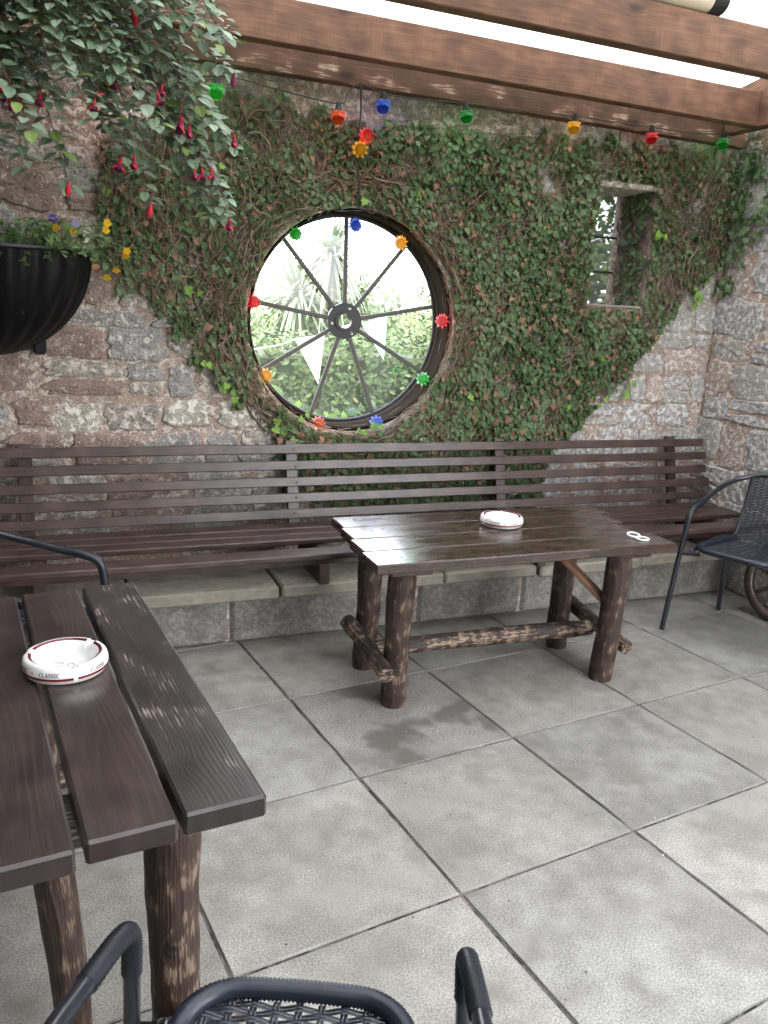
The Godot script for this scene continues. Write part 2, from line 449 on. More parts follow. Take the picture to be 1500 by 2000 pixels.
# ---------------------------------------------------------------- walls
func stone_mesh(w: float, h: float, proud: float, nz: FastNoiseLite) -> ArrayMesh:
	var mb := MB.new()
	var N := 20
	var out := []
	var ex := rnd(3.0, 9.0)
	var ph := rnd(0, 50)
	var skew := rnd(-0.12, 0.12)
	for k in N:
		var a := TAU * (k + 0.5) / N
		var ca := cos(a); var sa := sin(a)
		var r := pow(pow(absf(ca), ex) + pow(absf(sa), ex), -1.0 / ex)
		r *= 1.0 + nz.get_noise_2d(ca * 9.0 + ph, sa * 9.0) * 0.3 + rnd(-0.035, 0.035)
		out.append(Vector2((ca * r) * w * 0.5, (sa * r + ca * skew) * h * 0.5))
	var lv := [[1.0, -0.02], [0.985, proud * 0.35], [0.93, proud * 0.85], [0.78, proud], [0.5, proud], [0.22, proud]]
	var tilt := Vector2(rnd(-0.05, 0.05), rnd(-0.06, 0.06))
	for l in lv.size():
		for q in out:
			var p: Vector2 = q * float(lv[l][0])
			var z: float = lv[l][1] + (nz.get_noise_2d(p.x * 60.0 + ph, p.y * 60.0) * 0.007 + nz.get_noise_2d(p.x * 170.0, p.y * 170.0 + ph) * 0.004 + p.dot(tilt)) * (1.0 if l > 1 else 0.3)
			mb.vert(Vector3(p.x, p.y, z), Vector3.BACK, p)
	mb.vert(Vector3(0, 0, proud + nz.get_noise_2d(ph, 0) * 0.006), Vector3.BACK, Vector2.ZERO)
	for l in lv.size() - 1:
		for k in N:
			var a := l * N + k; var a2 := l * N + (k + 1) % N
			mb.tri(a, a2, a2 + N); mb.tri(a, a2 + N, a + N)
	var cc := mb.v.size() - 1
	for k in N: mb.tri((lv.size() - 1) * N + k, (lv.size() - 1) * N + (k + 1) % N, cc)
	mb.smooth()
	return mb.mesh()

# lays rubble over a rectangle of a wall; xf carries local x along, y up, z out of the wall
func rubble(parent: Node, xf: Transform3D, x0: float, x1: float, y0: float, y1: float, avoid: Callable, warm: Callable, big := 1.0) -> void:
	var nz := noise(77, 0.05, 2)
	nz.frequency = 0.35
	var y := y0
	while y < y1 - 0.03:
		var h := rnd(0.08, 0.20) * big
		h = minf(h, y1 - y)
		var x := x0 + rnd(-0.1, 0.0)
		while x < x1 - 0.04:
			var w := rnd(0.11, 0.34) * big
			if x + w > x1: w = x1 - x
			var split := rng.randf() < 0.3 and h > 0.12
			var rows := [[y, h]] if not split else [[y, h * 0.45], [y + h * 0.45, h * 0.55]]
			for rw in rows:
				var cx := x + w * 0.5; var cy: float = rw[0] + rw[1] * 0.5 + rnd(-0.012, 0.012)
				if avoid.call(cx, cy, w * 0.5, rw[1] * 0.5): continue
				var gap := rnd(0.0, 0.03)
				var m := stone_mesh(w - gap, rw[1] - gap * 0.8, rnd(0.002, 0.011), nz)
				var wv: float = warm.call(cx, cy)
				var r := rng.randf()
				var mat: Material
				if wv < 0.0: mat = M.stone[4 + (0 if r < 0.5 else (1 if r < 0.8 else 2))]
				elif r < 0.42 - wv * 0.2: mat = M.stone[0]
				elif r < 0.66 - wv * 0.1: mat = M.stone[1]
				elif r < 0.80 + wv * 0.08: mat = M.stone[2]
				else: mat = M.stone[3]
				put("stone", m, mat, parent, xf * Transform3D(Basis(Vector3.BACK, rnd(-0.06, 0.06)), Vector3(cx, cy, 0)))
			x += w
		y += h

func csg_box(parent: Node, at: Vector3, size: Vector3, op := CSGShape3D.OPERATION_UNION) -> CSGBox3D:
	var b := CSGBox3D.new(); b.size = size; b.position = at; b.operation = op
	parent.add_child(b)
	return b

func build_walls() -> void:
	var w := thing("stone_wall", "rubble stone wall with pink mortar, pierced by the round wheel window", "wall", Vector3(1.0, 0, WALL_Z))
	var body := CSGCombiner3D.new(); body.name = "mortar"; body.material_override = M.mortar
	w.add_child(body)
	body.position = -w.position
	csg_box(body, Vector3(1.2, 1.28, WALL_Z - 0.0875), Vector3(5.4, 2.56, 0.175))
	csg_box(body, Vector3(2.765, 1.81, WALL_Z - 0.24), Vector3(0.7, 1.0, 0.17))
	var hole := CSGCylinder3D.new(); hole.radius = 0.51; hole.height = 1.0; hole.sides = 72; hole.smooth_faces = true
	hole.rotation.x = PI / 2; hole.position = Vector3(1.316, 1.36, WALL_Z - 0.2); hole.operation = CSGShape3D.OPERATION_SUBTRACTION
	body.add_child(hole)
	csg_box(body, Vector3(2.765, 1.81, WALL_Z - 0.2), Vector3(0.37, 0.62, 1.0), CSGShape3D.OPERATION_SUBTRACTION)
	var avoid := func(x: float, y: float, hw: float, hh: float) -> bool:
		var dx := maxf(absf(x - 1.316) - hw, 0.0); var dy := maxf(absf(y - 1.36) - hh, 0.0)
		if dx * dx + dy * dy < 0.515 * 0.515: return true
		return absf(x - 2.765) < hw + 0.19 and absf(y - 1.81) < hh + 0.32
	rubble(w, Transform3D(Basis(), Vector3(-1.0, 0, 0)), -0.75, 3.47, 0.28, 2.5, avoid, func(x: float, _y: float) -> float: return clampf(1.2 - x, 0.0, 1.0) if x < 2.2 else -1.0)
	var r := thing("stone_wall", "side stone wall of large whitewashed rubble meeting the bench end", "wall", Vector3(CORNER_X, 0, -2.0))
	var rb := MB.new()
	bevel_box(rb, Transform3D(Basis(), Vector3(0.225, 1.28, 0.0)), Vector3(0.45, 2.56, 3.3), 0.01)
	put("mortar", rb.mesh(), M.mortar_side, r)
	rubble(r, Transform3D(Basis(Vector3.UP, -PI / 2), Vector3.ZERO), -1.64, 0.0, 0.02, 2.5, func(_a: float, _b: float, _c: float, _d: float) -> bool: return false, func(_x: float, _y: float) -> float: return -0.3, 1.35)
	# unseen walls added at the left and behind the camera to block light
	var hs := thing("added_wall", "unseen plain wall added to block light opposite the side wall", "wall", Vector3(-1.6, 0, -0.6))
	var hb := MB.new()
	bevel_box(hb, Transform3D(Basis(), Vector3(0, 1.7, 0)), Vector3(0.4, 3.4, 7.0), 0.01)
	put("render", hb.mesh(), M.plaster, hs)
	var h2 := thing("added_wall", "unseen wall added across the yard to cut light facing the round window", "wall", Vector3(0.2, 0, 2.6))  # added behind the camera to dim light entering the open front
	var hb2 := MB.new()
	bevel_box(hb2, Transform3D(Basis(), Vector3(0, 1.9, 0)), Vector3(3.2, 3.8, 0.4), 0.01)
	put("render", hb2.mesh(), M.plaster, h2)

func build_pergola() -> void:
	var p := thing("pergola", "brown timber pergola of parallel joists over the yard", "pergola", Vector3(1.0, 0, -1.2))
	var off := -p.position
	var k := 0
	for z in [-3.38, -2.71, -2.03, -1.36, -0.68, 0.0, 0.68, 1.3]:
		var mb := MB.new()
		bevel_box(mb, Transform3D(Basis(), Vector3(0.936, 2.478, z) + off), Vector3(4.664, 0.156, 0.062), 0.004, Vector2(0.09 + 0.03 * (k % 3), 0.63 * k), 0)
		put("joist", mb.mesh(), M.beam, p)
		k += 1
	var pl := MB.new()
	bevel_box(pl, Transform3D(Basis(), Vector3(1.1, 2.455, WALL_Z + 0.034) + off), Vector3(4.7, 0.2, 0.06), 0.004, Vector2(0.1, 0.2), 0)
	var plo := put("wall_plate", pl.mesh(), M.plate, p)
	tag(plo, "wall plate streaked with pale cobwebs")
	var tr := MB.new()
	bevel_box(tr, Transform3D(Basis(), Vector3(3.302, 2.482, -1.1) + off), Vector3(0.066, 0.17, 4.95), 0.004, Vector2(0.1, 0.1), 2)
	put("trimmer", tr.mesh(), M.beam, p)
	for x in [-1.3, 3.3]:
		var pu := MB.new()
		bevel_box(pu, Transform3D(Basis(Vector3.RIGHT, -0.155), Vector3(x, 2.905, -1.2) + off), Vector3(0.06, 0.12, 5.16), 0.003, Vector2(0.1, 0.3), 2)
		put("rafter", pu.mesh(), M.beam, p)
	for x in [-1.3, 3.3]:
		var po := MB.new()
		bevel_box(po, Transform3D(Basis(), Vector3(x, 1.61, 1.3) + off), Vector3(0.1, 3.22, 0.1), 0.005, Vector2(0.1, 0.1), 1)
		put("post", po.mesh(), M.beam, p)
	var r := thing("yard_roof", "milky translucent sheet roof with one added opaque shading sheet above the brown joists", "roof", Vector3(1.0, 2.972, -1.2))
	for i in 4:
		var sh := MB.new()
		var sx0: float = [-2.46, -1.3, 0.186, 1.322][i]; var sx1: float = [-1.3, 0.186, 1.322, 2.46][i]
		bevel_box(sh, Transform3D(Basis(Vector3.RIGHT, -0.155), Vector3((sx0 + sx1) * 0.5, 0.003, 0)), Vector3(sx1 - sx0 - 0.004, 0.006, 5.2), 0.001)
		put("sheet", sh.mesh(), M.opal if i > 0 else M.shading_sheet, r)  # first sheet is an unseen opaque one, added to darken the left
	# ribbed tube lamp lying on the second joist
	var t := thing("tube_lamp", "ribbed cream tube lamp with black end cap lying on a joist", "lamp", Vector3(2.1, 2.6135, -2.70))
	var tb := MB.new()
	var pts := PackedVector3Array()
	for i in 131: pts.push_back(Vector3(-0.45 + i * 0.005, 0, 0))
	tube(tb, pts, func(_a: float, l: float) -> float: return 0.054 + 0.0025 * sin(l / 0.010 * TAU), 20)
	put("ribbed_cover", tb.mesh(), plain(Color(0.66, 0.58, 0.44), 0.35), t)
	for e in [[0.2, 0.27], [-0.52, -0.45]]:
		var cb := MB.new()
		tube(cb, PackedVector3Array([Vector3(e[0], 0, 0), Vector3(e[0] + 0.01, 0, 0), Vector3(e[1] - 0.01, 0, 0), Vector3(e[1], 0, 0)]), func(a: float, _l: float) -> float: return 0.05 if a < 0.05 or a > 0.95 else 0.057, 20)
		put("end_cap", cb.mesh(), plain(Color(0.012, 0.012, 0.013), 0.4), t)

func build_plinth() -> void:
	var p := thing("stone_plinth", "low stone plinth with overhanging slabs under the slatted bench", "plinth", Vector3(1.2, 0, -3.4))
	var off := -p.position
	var xs := [-1.35, -0.35, 0.24, 0.852, 1.627, 2.133, 2.75, 3.44]
	for i in xs.size() - 1:
		var mb := MB.new()
		var w: float = xs[i + 1] - xs[i] - 0.011
		var zf := -3.13 - rnd(0.0, 0.012) - (0.012 if i % 2 == 0 else 0.0)
		bevel_box(mb, Transform3D(Basis(Vector3.UP, rnd(-0.008, 0.008)), Vector3((xs[i] + xs[i + 1]) * 0.5, 0.242 + rnd(-0.003, 0.003), (zf - 3.63) * 0.5) + off), Vector3(w, 0.056, zf + 3.63), 0.009)
		put("coping_slab", mb.mesh(), M.ledge, p)
	var bs := [-1.35, -0.9, -0.2, 0.27, 0.648, 1.532, 2.1, 2.75, 3.44]
	for i in bs.size() - 1:
		var mb := MB.new()
		bevel_box(mb, Transform3D(Basis(Vector3.UP, rnd(-0.01, 0.01)), Vector3((bs[i] + bs[i + 1]) * 0.5, 0.107, -3.42) + off), Vector3(bs[i + 1] - bs[i] - 0.014, 0.21, 0.40 + rnd(-0.006, 0.006)), 0.014)
		put("block", mb.mesh(), M.block, p)
	var fl := MB.new()
	bevel_box(fl, Transform3D(Basis(), Vector3(1.05, 0.1, -3.43) + off), Vector3(4.74, 0.2, 0.38), 0.004)
	put("mortar", fl.mesh(), M.mortar, p)

func build_windows() -> void:
	var C := Vector3(1.309, 1.366, WALL_Z - 0.135)
	var w := thing("wheel_window", "round window with iron wheel of nine spokes and pierced hub", "window", C)
	var rim := MB.new()
	var ring := PackedVector3Array()
	for k in 97: ring.push_back(Vector3(cos(TAU * k / 96) * 0.48, sin(TAU * k / 96) * 0.48, 0))
	tube(rim, ring, 0.010, 8, false, Color.WHITE, true)
	put("rim", rim.mesh(), M.iron, w)
	for k in 9:
		var a := deg_to_rad(91.0 + 40.0 * k)
		var mb := MB.new()
		bevel_box(mb, Transform3D(Basis(Vector3.BACK, a), Vector3(cos(a), sin(a), 0) * 0.278), Vector3(0.415, 0.02, 0.014), 0.003)
		put("spoke", mb.mesh(), M.spoke, w)
	var ln := MB.new()
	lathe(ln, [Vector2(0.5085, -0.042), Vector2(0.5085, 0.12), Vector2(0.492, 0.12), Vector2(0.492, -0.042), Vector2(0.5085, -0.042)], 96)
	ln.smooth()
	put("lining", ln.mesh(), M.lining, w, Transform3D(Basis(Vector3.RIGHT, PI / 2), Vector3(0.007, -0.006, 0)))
	var hub := CSGCombiner3D.new(); hub.name = "hub"; hub.material_override = M.iron
	w.add_child(hub)
	var mk := func(r: float, h: float, at: Vector3, op: int) -> void:
		var c := CSGCylinder3D.new(); c.radius = r; c.height = h; c.sides = 40; c.rotation.x = PI / 2; c.position = at; c.operation = op
		hub.add_child(c)
	mk.call(0.085, 0.022, Vector3.ZERO, CSGShape3D.OPERATION_UNION)
	mk.call(0.05, 0.034, Vector3.ZERO, CSGShape3D.OPERATION_UNION)
	mk.call(0.034, 0.2, Vector3.ZERO, CSGShape3D.OPERATION_SUBTRACTION)
	for a in [70.0, 188.0, 305.0]:
		mk.call(0.0085, 0.2, Vector3(cos(deg_to_rad(a)), sin(deg_to_rad(a)), 0) * 0.066, CSGShape3D.OPERATION_SUBTRACTION)
	var gm := MB.new()
	var gp := []; var gu := []
	for k in 64:
		gp.append(Vector3(cos(TAU * k / 64) * 0.495, sin(TAU * k / 64) * 0.495, -0.03)); gu.append(Vector2.ZERO)
	gm.face(gp, gu, Vector3.BACK)
	put("pane", gm.mesh(), M.glass, w)
	# slit window
	var s := thing("slit_window", "small upright slit window with two thin bars deep in the ivy", "window", Vector3(2.765, 1.81, WALL_Z - 0.3))
	var pm := MB.new()
	pm.face([Vector3(-0.185, -0.31, 0), Vector3(0.185, -0.31, 0), Vector3(0.185, 0.31, 0), Vector3(-0.185, 0.31, 0)], [Vector2.ZERO, Vector2.ZERO, Vector2.ZERO, Vector2.ZERO], Vector3.BACK)
	put("pane", pm.mesh(), M.dirty_glass, s)
	for y in [0.07, -0.115]:
		var bm := MB.new()
		tube(bm, PackedVector3Array([Vector3(-0.185, y, 0.012), Vector3(0.185, y, 0.012)]), 0.006, 6)
		put("bar", bm.mesh(), M.iron, s)
	var lm := MB.new()
	bevel_box(lm, Transform3D(Basis(Vector3.BACK, 0.015), Vector3(0.0, 0.298, 0.175)), Vector3(0.40, 0.032, 0.28), 0.006)
	put("lintel", lm.mesh(), M.stone[3], s)
	var sl := MB.new()
	bevel_box(sl, Transform3D(Basis(), Vector3(0.0, -0.302, 0.16)), Vector3(0.366, 0.016, 0.29), 0.004)
	put("sill", sl.mesh(), M.ledge, s)

# ---------------------------------------------------------------- furniture
func plank(parent: Node, called: String, mat: Material, at: Vector3, size: Vector3, basis := Basis(), bev := 0.004, uo := Vector2(-1, 0)) -> MeshInstance3D:
	var mb := MB.new()
	if uo.x < 0: uo = Vector2(rnd(0.09, 0.2), rnd(0.0, 1.0))
	bevel_box(mb, Transform3D(), size, bev, uo)
	return put(called, mb.mesh(), mat, parent, Transform3D(basis, at))

func build_bench() -> void:
	var b := thing("slatted_bench", "long dark brown slatted bench along the stone wall", "bench", Vector3(1.1, 0, -3.3))
	var off := -b.position
	var x0 := -1.25; var x1 := 3.43
	var L := x1 - x0; var cx := (x0 + x1) * 0.5
	var ys := [0.788, 0.716, 0.643, 0.572, 0.502]
	for i in 5:
		var z := -3.545 + i * 0.02
		var lx: float = x1 - 0.02 + (0.012 if i % 2 == 1 else 0.0) + i * 0.006
		plank(b, "back_slat", M.bench, Vector3((x0 + lx) * 0.5, ys[i], z) + off, Vector3(lx - x0, 0.042, 0.022), Basis(Vector3.RIGHT, -0.25), 0.003)
	for s in [[-3.415, 0.09], [-3.318, 0.075], [-3.232, 0.085], [-3.02, 0.10]]:
		plank(b, "seat_slat", M.bench, Vector3(cx, 0.449 + rnd(-0.001, 0.001), s[0]) + off, Vector3(L, 0.024, s[1]), Basis(), 0.004)
	plank(b, "front_rail", M.bench, Vector3(cx, 0.41, -3.075) + off, Vector3(L - 0.1, 0.05, 0.03))
	for x in [-1.1, -0.09, 1.04, 2.14, 3.25]:
		plank(b, "leg", M.bench, Vector3(x, 0.352, -3.30) + off, Vector3(0.05, 0.164, 0.34), Basis(), 0.005)
		plank(b, "upright", M.bench, Vector3(x - 0.04, 0.60, -3.535) + off, Vector3(0.055, 0.45, 0.03), Basis(Vector3.RIGHT, -0.25), 0.003)
	for x in [-0.09, 1.04, 2.14, 3.25]:
		for i in 5:
			var nm := MB.new()
			tube(nm, PackedVector3Array([Vector3(0, 0, 0), Vector3(0, 0, 0.0025)]), 0.0045, 6)
			put("nail", nm.mesh(), M.iron, b, Transform3D(Basis(), Vector3(x - 0.04 + rnd(-0.01, 0.01), ys[i] + rnd(-0.006, 0.006), -3.545 + i * 0.02 + 0.0115) + off))

func log_piece(parent: Node, called: String, a: Vector3, b: Vector3, r0: float, r1: float, wob := 0.09) -> MeshInstance3D:
	var mb := MB.new()
	var pts := PackedVector3Array()
	var bow := Vector3(rnd(-1, 1), 0, rnd(-1, 1)) * 0.010
	for i in 15:
		var t := i / 14.0
		pts.push_back(a.lerp(b, t) + bow * sin(PI * t))
	tube(mb, pts, func(t: float, _l: float) -> float: return lerpf(r0, r1, t) * (0.93 if t < 0.005 or t > 0.995 else 1.0), 20, true, Color.WHITE, false, rnd(0, 1), wob)
	return put(called, mb.mesh(), M.log if called == "leg" else M.log_worn, parent)

func build_center_table() -> void:
	var t := thing("log_table", "glossy dark plank table on peeling log legs before the bench", "table", Vector3(1.58, 0, -2.64))
	var off := -t.position
	var zs := [-2.412, -2.566, -2.721, -2.876]
	var xe := [[0.955, 2.20], [0.968, 2.15], [0.985, 2.185], [1.0, 2.235]]
	for i in 4:
		plank(t, "plank", M.table, Vector3((xe[i][0] + xe[i][1]) * 0.5, 0.602 + rnd(-0.001, 0.001), zs[i]) + off, Vector3(xe[i][1] - xe[i][0], 0.036, 0.151), Basis(), 0.004, Vector2(0.08 + 0.01 * i, 0.65 + 0.17 * i))
	for x in [1.115, 2.06]: plank(t, "cleat", M.table, Vector3(x, 0.567, -2.645) + off, Vector3(0.16, 0.034, 0.50), Basis(), 0.004, Vector2(0.1, 0.3))
	var feet := [[Vector3(1.125, 0, -2.525), Vector3(1.105, 0.55, -2.46)], [Vector3(1.13, 0, -2.86), Vector3(1.12, 0.55, -2.80)], [Vector3(2.04, 0, -2.49), Vector3(2.03, 0.55, -2.45)], [Vector3(2.05, 0, -2.83), Vector3(2.04, 0.55, -2.80)]]
	for f in feet: log_piece(t, "leg", f[0] + off, f[1] + off, 0.047, 0.05)
	log_piece(t, "cross_log", Vector3(1.045, 0.215, -2.84) + off, Vector3(1.045, 0.18, -2.41) + off, 0.031, 0.031, 0.1)
	log_piece(t, "cross_log", Vector3(2.118, 0.20, -2.86) + off, Vector3(2.118, 0.15, -2.44) + off, 0.031, 0.031, 0.1)
	log_piece(t, "stretcher", Vector3(1.07, 0.165, -2.665) + off, Vector3(2.09, 0.155, -2.655) + off, 0.033, 0.036, 0.08)
	for i in 4:
		for x in [1.08, 1.15, 2.03, 2.10]:
			var nm := MB.new()
			tube(nm, PackedVector3Array([Vector3(0, 0, 0), Vector3(0, 0.0018, 0)]), 0.0042, 6)
			put("screw", nm.mesh(), M.iron, t, Transform3D(Basis(), Vector3(x + rnd(-0.01, 0.01), 0.6195, zs[i] + rnd(-0.03, 0.03)) + off))
	var br := MB.new()
	var a := Vector3(1.82, 0.55, -2.60) + off; var b := Vector3(2.03, 0.34, -2.512) + off
	var d := (b - a).normalized()
	var up := Vector3(0.35, 0.35, -0.8); up = (up - d * up.dot(d)).normalized()
	bevel_box(br, Transform3D(Basis(d, up, d.cross(up)), (a + b) * 0.5), Vector3(a.distance_to(b), 0.06, 0.02), 0.003, Vector2(0.1, 0.4))
	var bro := put("brace", br.mesh(), M.beam, t)
	tag(bro, "reddish brown diagonal brace board")

func build_left_table() -> void:
	var t := thing("log_table", "worn grey-brown three-board table with wide gaps and visible grain", "table", Vector3(0.0, 0, -1.68), 0.107)
	# local frame: boards run along z, near end at +z
	var top := 0.66
	var xr := 0.238
	var xs := [xr - 0.069, xr - 0.069 - 0.151, xr - 0.069 - 0.302, xr - 0.069 - 0.452]
	var ends := [[-0.545, 0.565], [-0.535, 0.575], [-0.53, 0.585], [-0.54, 0.575]]
	for i in 4:
		plank(t, "board", M.old_table if i == 0 else M.old_board, Vector3(xs[i], top - 0.021 + rnd(-0.001, 0.001), (ends[i][0] + ends[i][1]) * 0.5), Vector3(0.137, 0.042, ends[i][1] - ends[i][0]), Basis(Vector3.UP, rnd(-0.006, 0.006)), 0.005, Vector2(0.085 + 0.045 * i, 0.62 + 0.21 * i))
	for z in [-0.36, 0.42]: plank(t, "cleat", M.old_table, Vector3(-0.06, top - 0.062, z), Vector3(0.50, 0.038, 0.11), Basis(), 0.004, Vector2(0.1, 0.2))
	log_piece(t, "leg", Vector3(0.122, 0, 0.43), Vector3(0.112, top - 0.075, 0.43), 0.046, 0.048)
	log_piece(t, "leg", Vector3(-0.06, 0, 0.44), Vector3(-0.09, top - 0.075, 0.43), 0.031, 0.031)
	log_piece(t, "leg", Vector3(-0.03, 0, -0.38), Vector3(-0.03, top - 0.075, -0.37), 0.045, 0.045)
	log_piece(t, "leg", Vector3(-0.27, 0, -0.38), Vector3(-0.26, top - 0.075, -0.37), 0.045, 0.045)
	log_piece(t, "cross_log", Vector3(-0.2, 0.175, 0.512), Vector3(0.21, 0.17, 0.512), 0.036, 0.036, 0.1)
	log_piece(t, "cross_log", Vector3(-0.3, 0.15, -0.46), Vector3(0.24, 0.15, -0.46), 0.036, 0.036, 0.1)

func build_chairs() -> void:
	var c := thing("rattan_chair", "black rattan armchair with looped arms, its woven seat beside the worn three-board table", "chair", Vector3(0.202, 0, -0.729), deg_to_rad(-24.2), "black rattan armchairs")
	# continuous arm and leg tube
	var half := [Vector3(0.262, 0, -0.25), Vector3(0.252, 0.28, -0.222), Vector3(0.24, 0.5, -0.20), Vector3(0.236, 0.575, -0.188), Vector3(0.236, 0.607, -0.14), Vector3(0.242, 0.625, -0.05), Vector3(0.242, 0.66, 0.08), Vector3(0.205, 0.705, 0.2), Vector3(0.12, 0.735, 0.275), Vector3(0, 0.742, 0.295)]
	var full := []
	for p in half: full.append(Vector3(-p.x, p.y, p.z))
	for i in range(half.size() - 2, -1, -1): full.append(half[i])
	var fm := MB.new()
	tube(fm, resample(smooth_path(full, 10), 0.012), 0.0125, 12)
	put("frame", fm.mesh(), M.tube, c)
	for s in [-1.0, 1.0]:
		var sl := []
		for i in [2, 3, 4, 5]: sl.append(Vector3(half[i].x * s, half[i].y, half[i].z))
		var sp := resample(smooth_path(sl, 10), 0.0022)
		var sm := MB.new()
		tube(sm, sp, func(_t: float, l: float) -> float: return 0.0142 + 0.0014 * sin(l / 0.0105 * TAU), 12)
		put("sleeve", sm.mesh(), M.sleeve, c)
		var lm := MB.new()
		tube(lm, resample(smooth_path([Vector3(s * 0.215, 0, 0.26), Vector3(s * 0.205, 0.2, 0.22), Vector3(s * 0.19, 0.415, 0.17), Vector3(s * 0.19, 0.415, -0.17), Vector3(s * 0.2, 0.40, -0.2)], 6), 0.02), 0.0115, 10)
		put("rear_leg", lm.mesh(), M.tube, c)
		var sb := MB.new()
		tube(sb, PackedVector3Array([Vector3(s * 0.247, 0.385, -0.212), Vector3(s * 0.155, 0.40, -0.205)]), 0.010, 8)
		put("seat_bar", sb.mesh(), M.tube, c)
	# woven seat
	var hw := func(z: float) -> float:   # half width of the seat at depth z
		var front := clampf((z + 0.245) / 0.07, 0.0, 1.0)
		return (0.168 - 0.012 * (z + 0.24) / 0.42) * (0.74 + 0.26 * sqrt(1.0 - (1.0 - front) * (1.0 - front)))
	var sy := func(x: float, z: float) -> float: return 0.432 - 0.010 * (1.0 - pow(absf(x) / 0.19, 2.0)) - 0.012 * (z + 0.24) / 0.42
	var rim := []
	for k in 9: rim.append(Vector3(-0.179 + 0.004 * k / 8.0, 0, 0.16 - 0.045 * k))
	rim = [Vector3(-0.155, 0, 0.17), Vector3(-0.166, 0, 0.0), Vector3(-0.170, 0, -0.13), Vector3(-0.157, 0, -0.205), Vector3(-0.114, 0, -0.244), Vector3(-0.046, 0, -0.252), Vector3(0.046, 0, -0.252), Vector3(0.114, 0, -0.244), Vector3(0.157, 0, -0.205), Vector3(0.170, 0, -0.13), Vector3(0.166, 0, 0.0), Vector3(0.155, 0, 0.17)]
	for i in rim.size(): rim[i].y = 0.436 - 0.012 * (rim[i].z + 0.24) / 0.42
	var rm := MB.new()
	tube(rm, resample(smooth_path(rim, 10), 0.0013), func(_t: float, l: float) -> float: return 0.0155 + 0.0012 * sin(l / 0.0062 * TAU), 12)
	put("seat_rim", rm.mesh(), M.rattan, c)
	var wm := MB.new()
	var row := 0
	var z := -0.236
	while z < 0.175:
		var h: float = hw.call(z)
		for st in 2:   # flat double strands woven over and under
			var zz := z + st * 0.0060
			var n := 46
			var prev := []
			for i in n + 1:
				var x := lerpf(-h, h, float(i) / n)
				var y: float = sy.call(x, zz) + 0.0032 * cos(PI * x / 0.034 + PI * (row % 2))
				var cur := [Vector3(x, y, zz - 0.0028), Vector3(x, y + 0.0012, zz), Vector3(x, y, zz + 0.0028)]
				if i > 0:
					for q in 2: wm.face([prev[q], cur[q], cur[q + 1], prev[q + 1]], [Vector2.ZERO, Vector2.ZERO, Vector2.ZERO, Vector2.ZERO], Vector3.UP)
				prev = cur
		row += 1
		z += 0.0125
	for k in range(-5, 6):
		for st in 2:
			var x := k * 0.034 + st * 0.006 - 0.003
			if absf(x) > 0.162: continue
			var prev := []
			var n := 54
			for i in n + 1:
				var zz := lerpf(-0.245 + pow(absf(x) / 0.19, 4.0) * 0.05, 0.175, float(i) / n)
				var y: float = sy.call(x, zz) - 0.0030 * cos(PI * (zz + 0.236) / 0.0125) * (1.0 if posmod(k, 2) == 0 else -1.0)
				var cur := [Vector3(x - 0.0027, y, zz), Vector3(x, y + 0.001, zz), Vector3(x + 0.0027, y, zz)]
				if i > 0:
					for q in 2: wm.face([prev[q], cur[q], cur[q + 1], prev[q + 1]], [Vector2.ZERO, Vector2.ZERO, Vector2.ZERO, Vector2.ZERO], Vector3.UP)
				prev = cur
	put("seat_weave", wm.mesh(), M.rattan, c)
	# woven back: curved panel from the seat's rear to the top rail
	var bk := func(s: float, t: float) -> Vector3:   # s -1..1 across, t 0..1 up
		var w := lerpf(0.165, 0.155, t)
		return Vector3(s * w, lerpf(0.415, 0.728, t), lerpf(0.175, 0.283, t) + 0.02 * sin(PI * t) - 0.035 * s * s * (0.4 + 0.6 * t) + 0.012)
	var bm := MB.new()
	for r in 44:
		var t := (r + 0.5) / 44.0
		var prev := []
		for i in 41:
			var s := lerpf(-1.0, 1.0, i / 40.0)
			var p: Vector3 = bk.call(s, t)
			var zz := 0.003 * cos(PI * s * 6.0 + PI * (r % 2))
			var cur := [p + Vector3(0, -0.0029, zz), p + Vector3(0, 0, zz - 0.0012), p + Vector3(0, 0.0029, zz)]
			if i > 0:
				for q in 2: bm.face([prev[q], cur[q], cur[q + 1], prev[q + 1]], [Vector2.ZERO, Vector2.ZERO, Vector2.ZERO, Vector2.ZERO], Vector3.FORWARD)
			prev = cur
	for k in 13:
		var s := lerpf(-1.0, 1.0, k / 12.0)
		var pp := PackedVector3Array()
		for i in 15: pp.push_back(bk.call(s, i / 14.0))
		tube(bm, pp, 0.0024, 5, false)
	put("back_weave", bm.mesh(), M.rattan, c)
	for s in [-1.0, 1.0]:
		var em := MB.new()
		var pp := []
		for i in 8: pp.append(bk.call(s, i / 7.0))
		tube(em, resample(smooth_path(pp, 6), 0.0018), func(_t: float, l: float) -> float: return 0.0085 + 0.001 * sin(l / 0.0066 * TAU), 8)
		put("back_edge", em.mesh(), M.rattan, c)
	copy(c, "black rattan armchair standing before the bench end, in front of the wooden wheel", Vector3(3.008, 0, -2.708), deg_to_rad(111.5))
	copy(c, "black rattan armchair tucked between the slatted bench and the worn three-board table", Vector3(-0.13, 0, -2.50), deg_to_rad(-105.0))

func ring_strip(mb: MB, r0: float, y0: float, r1: float, y1: float, a0: float, a1: float, seg := 40) -> void:
	for k in seg:
		var a := lerpf(a0, a1, float(k) / seg); var b := lerpf(a0, a1, float(k + 1) / seg)
		mb.face([Vector3(cos(a) * r0, y0, sin(a) * r0), Vector3(cos(b) * r0, y0, sin(b) * r0), Vector3(cos(b) * r1, y1, sin(b) * r1), Vector3(cos(a) * r1, y1, sin(a) * r1)], [Vector2.ZERO, Vector2.ZERO, Vector2.ZERO, Vector2.ZERO], Vector3(cos(a), 0.8, sin(a)))

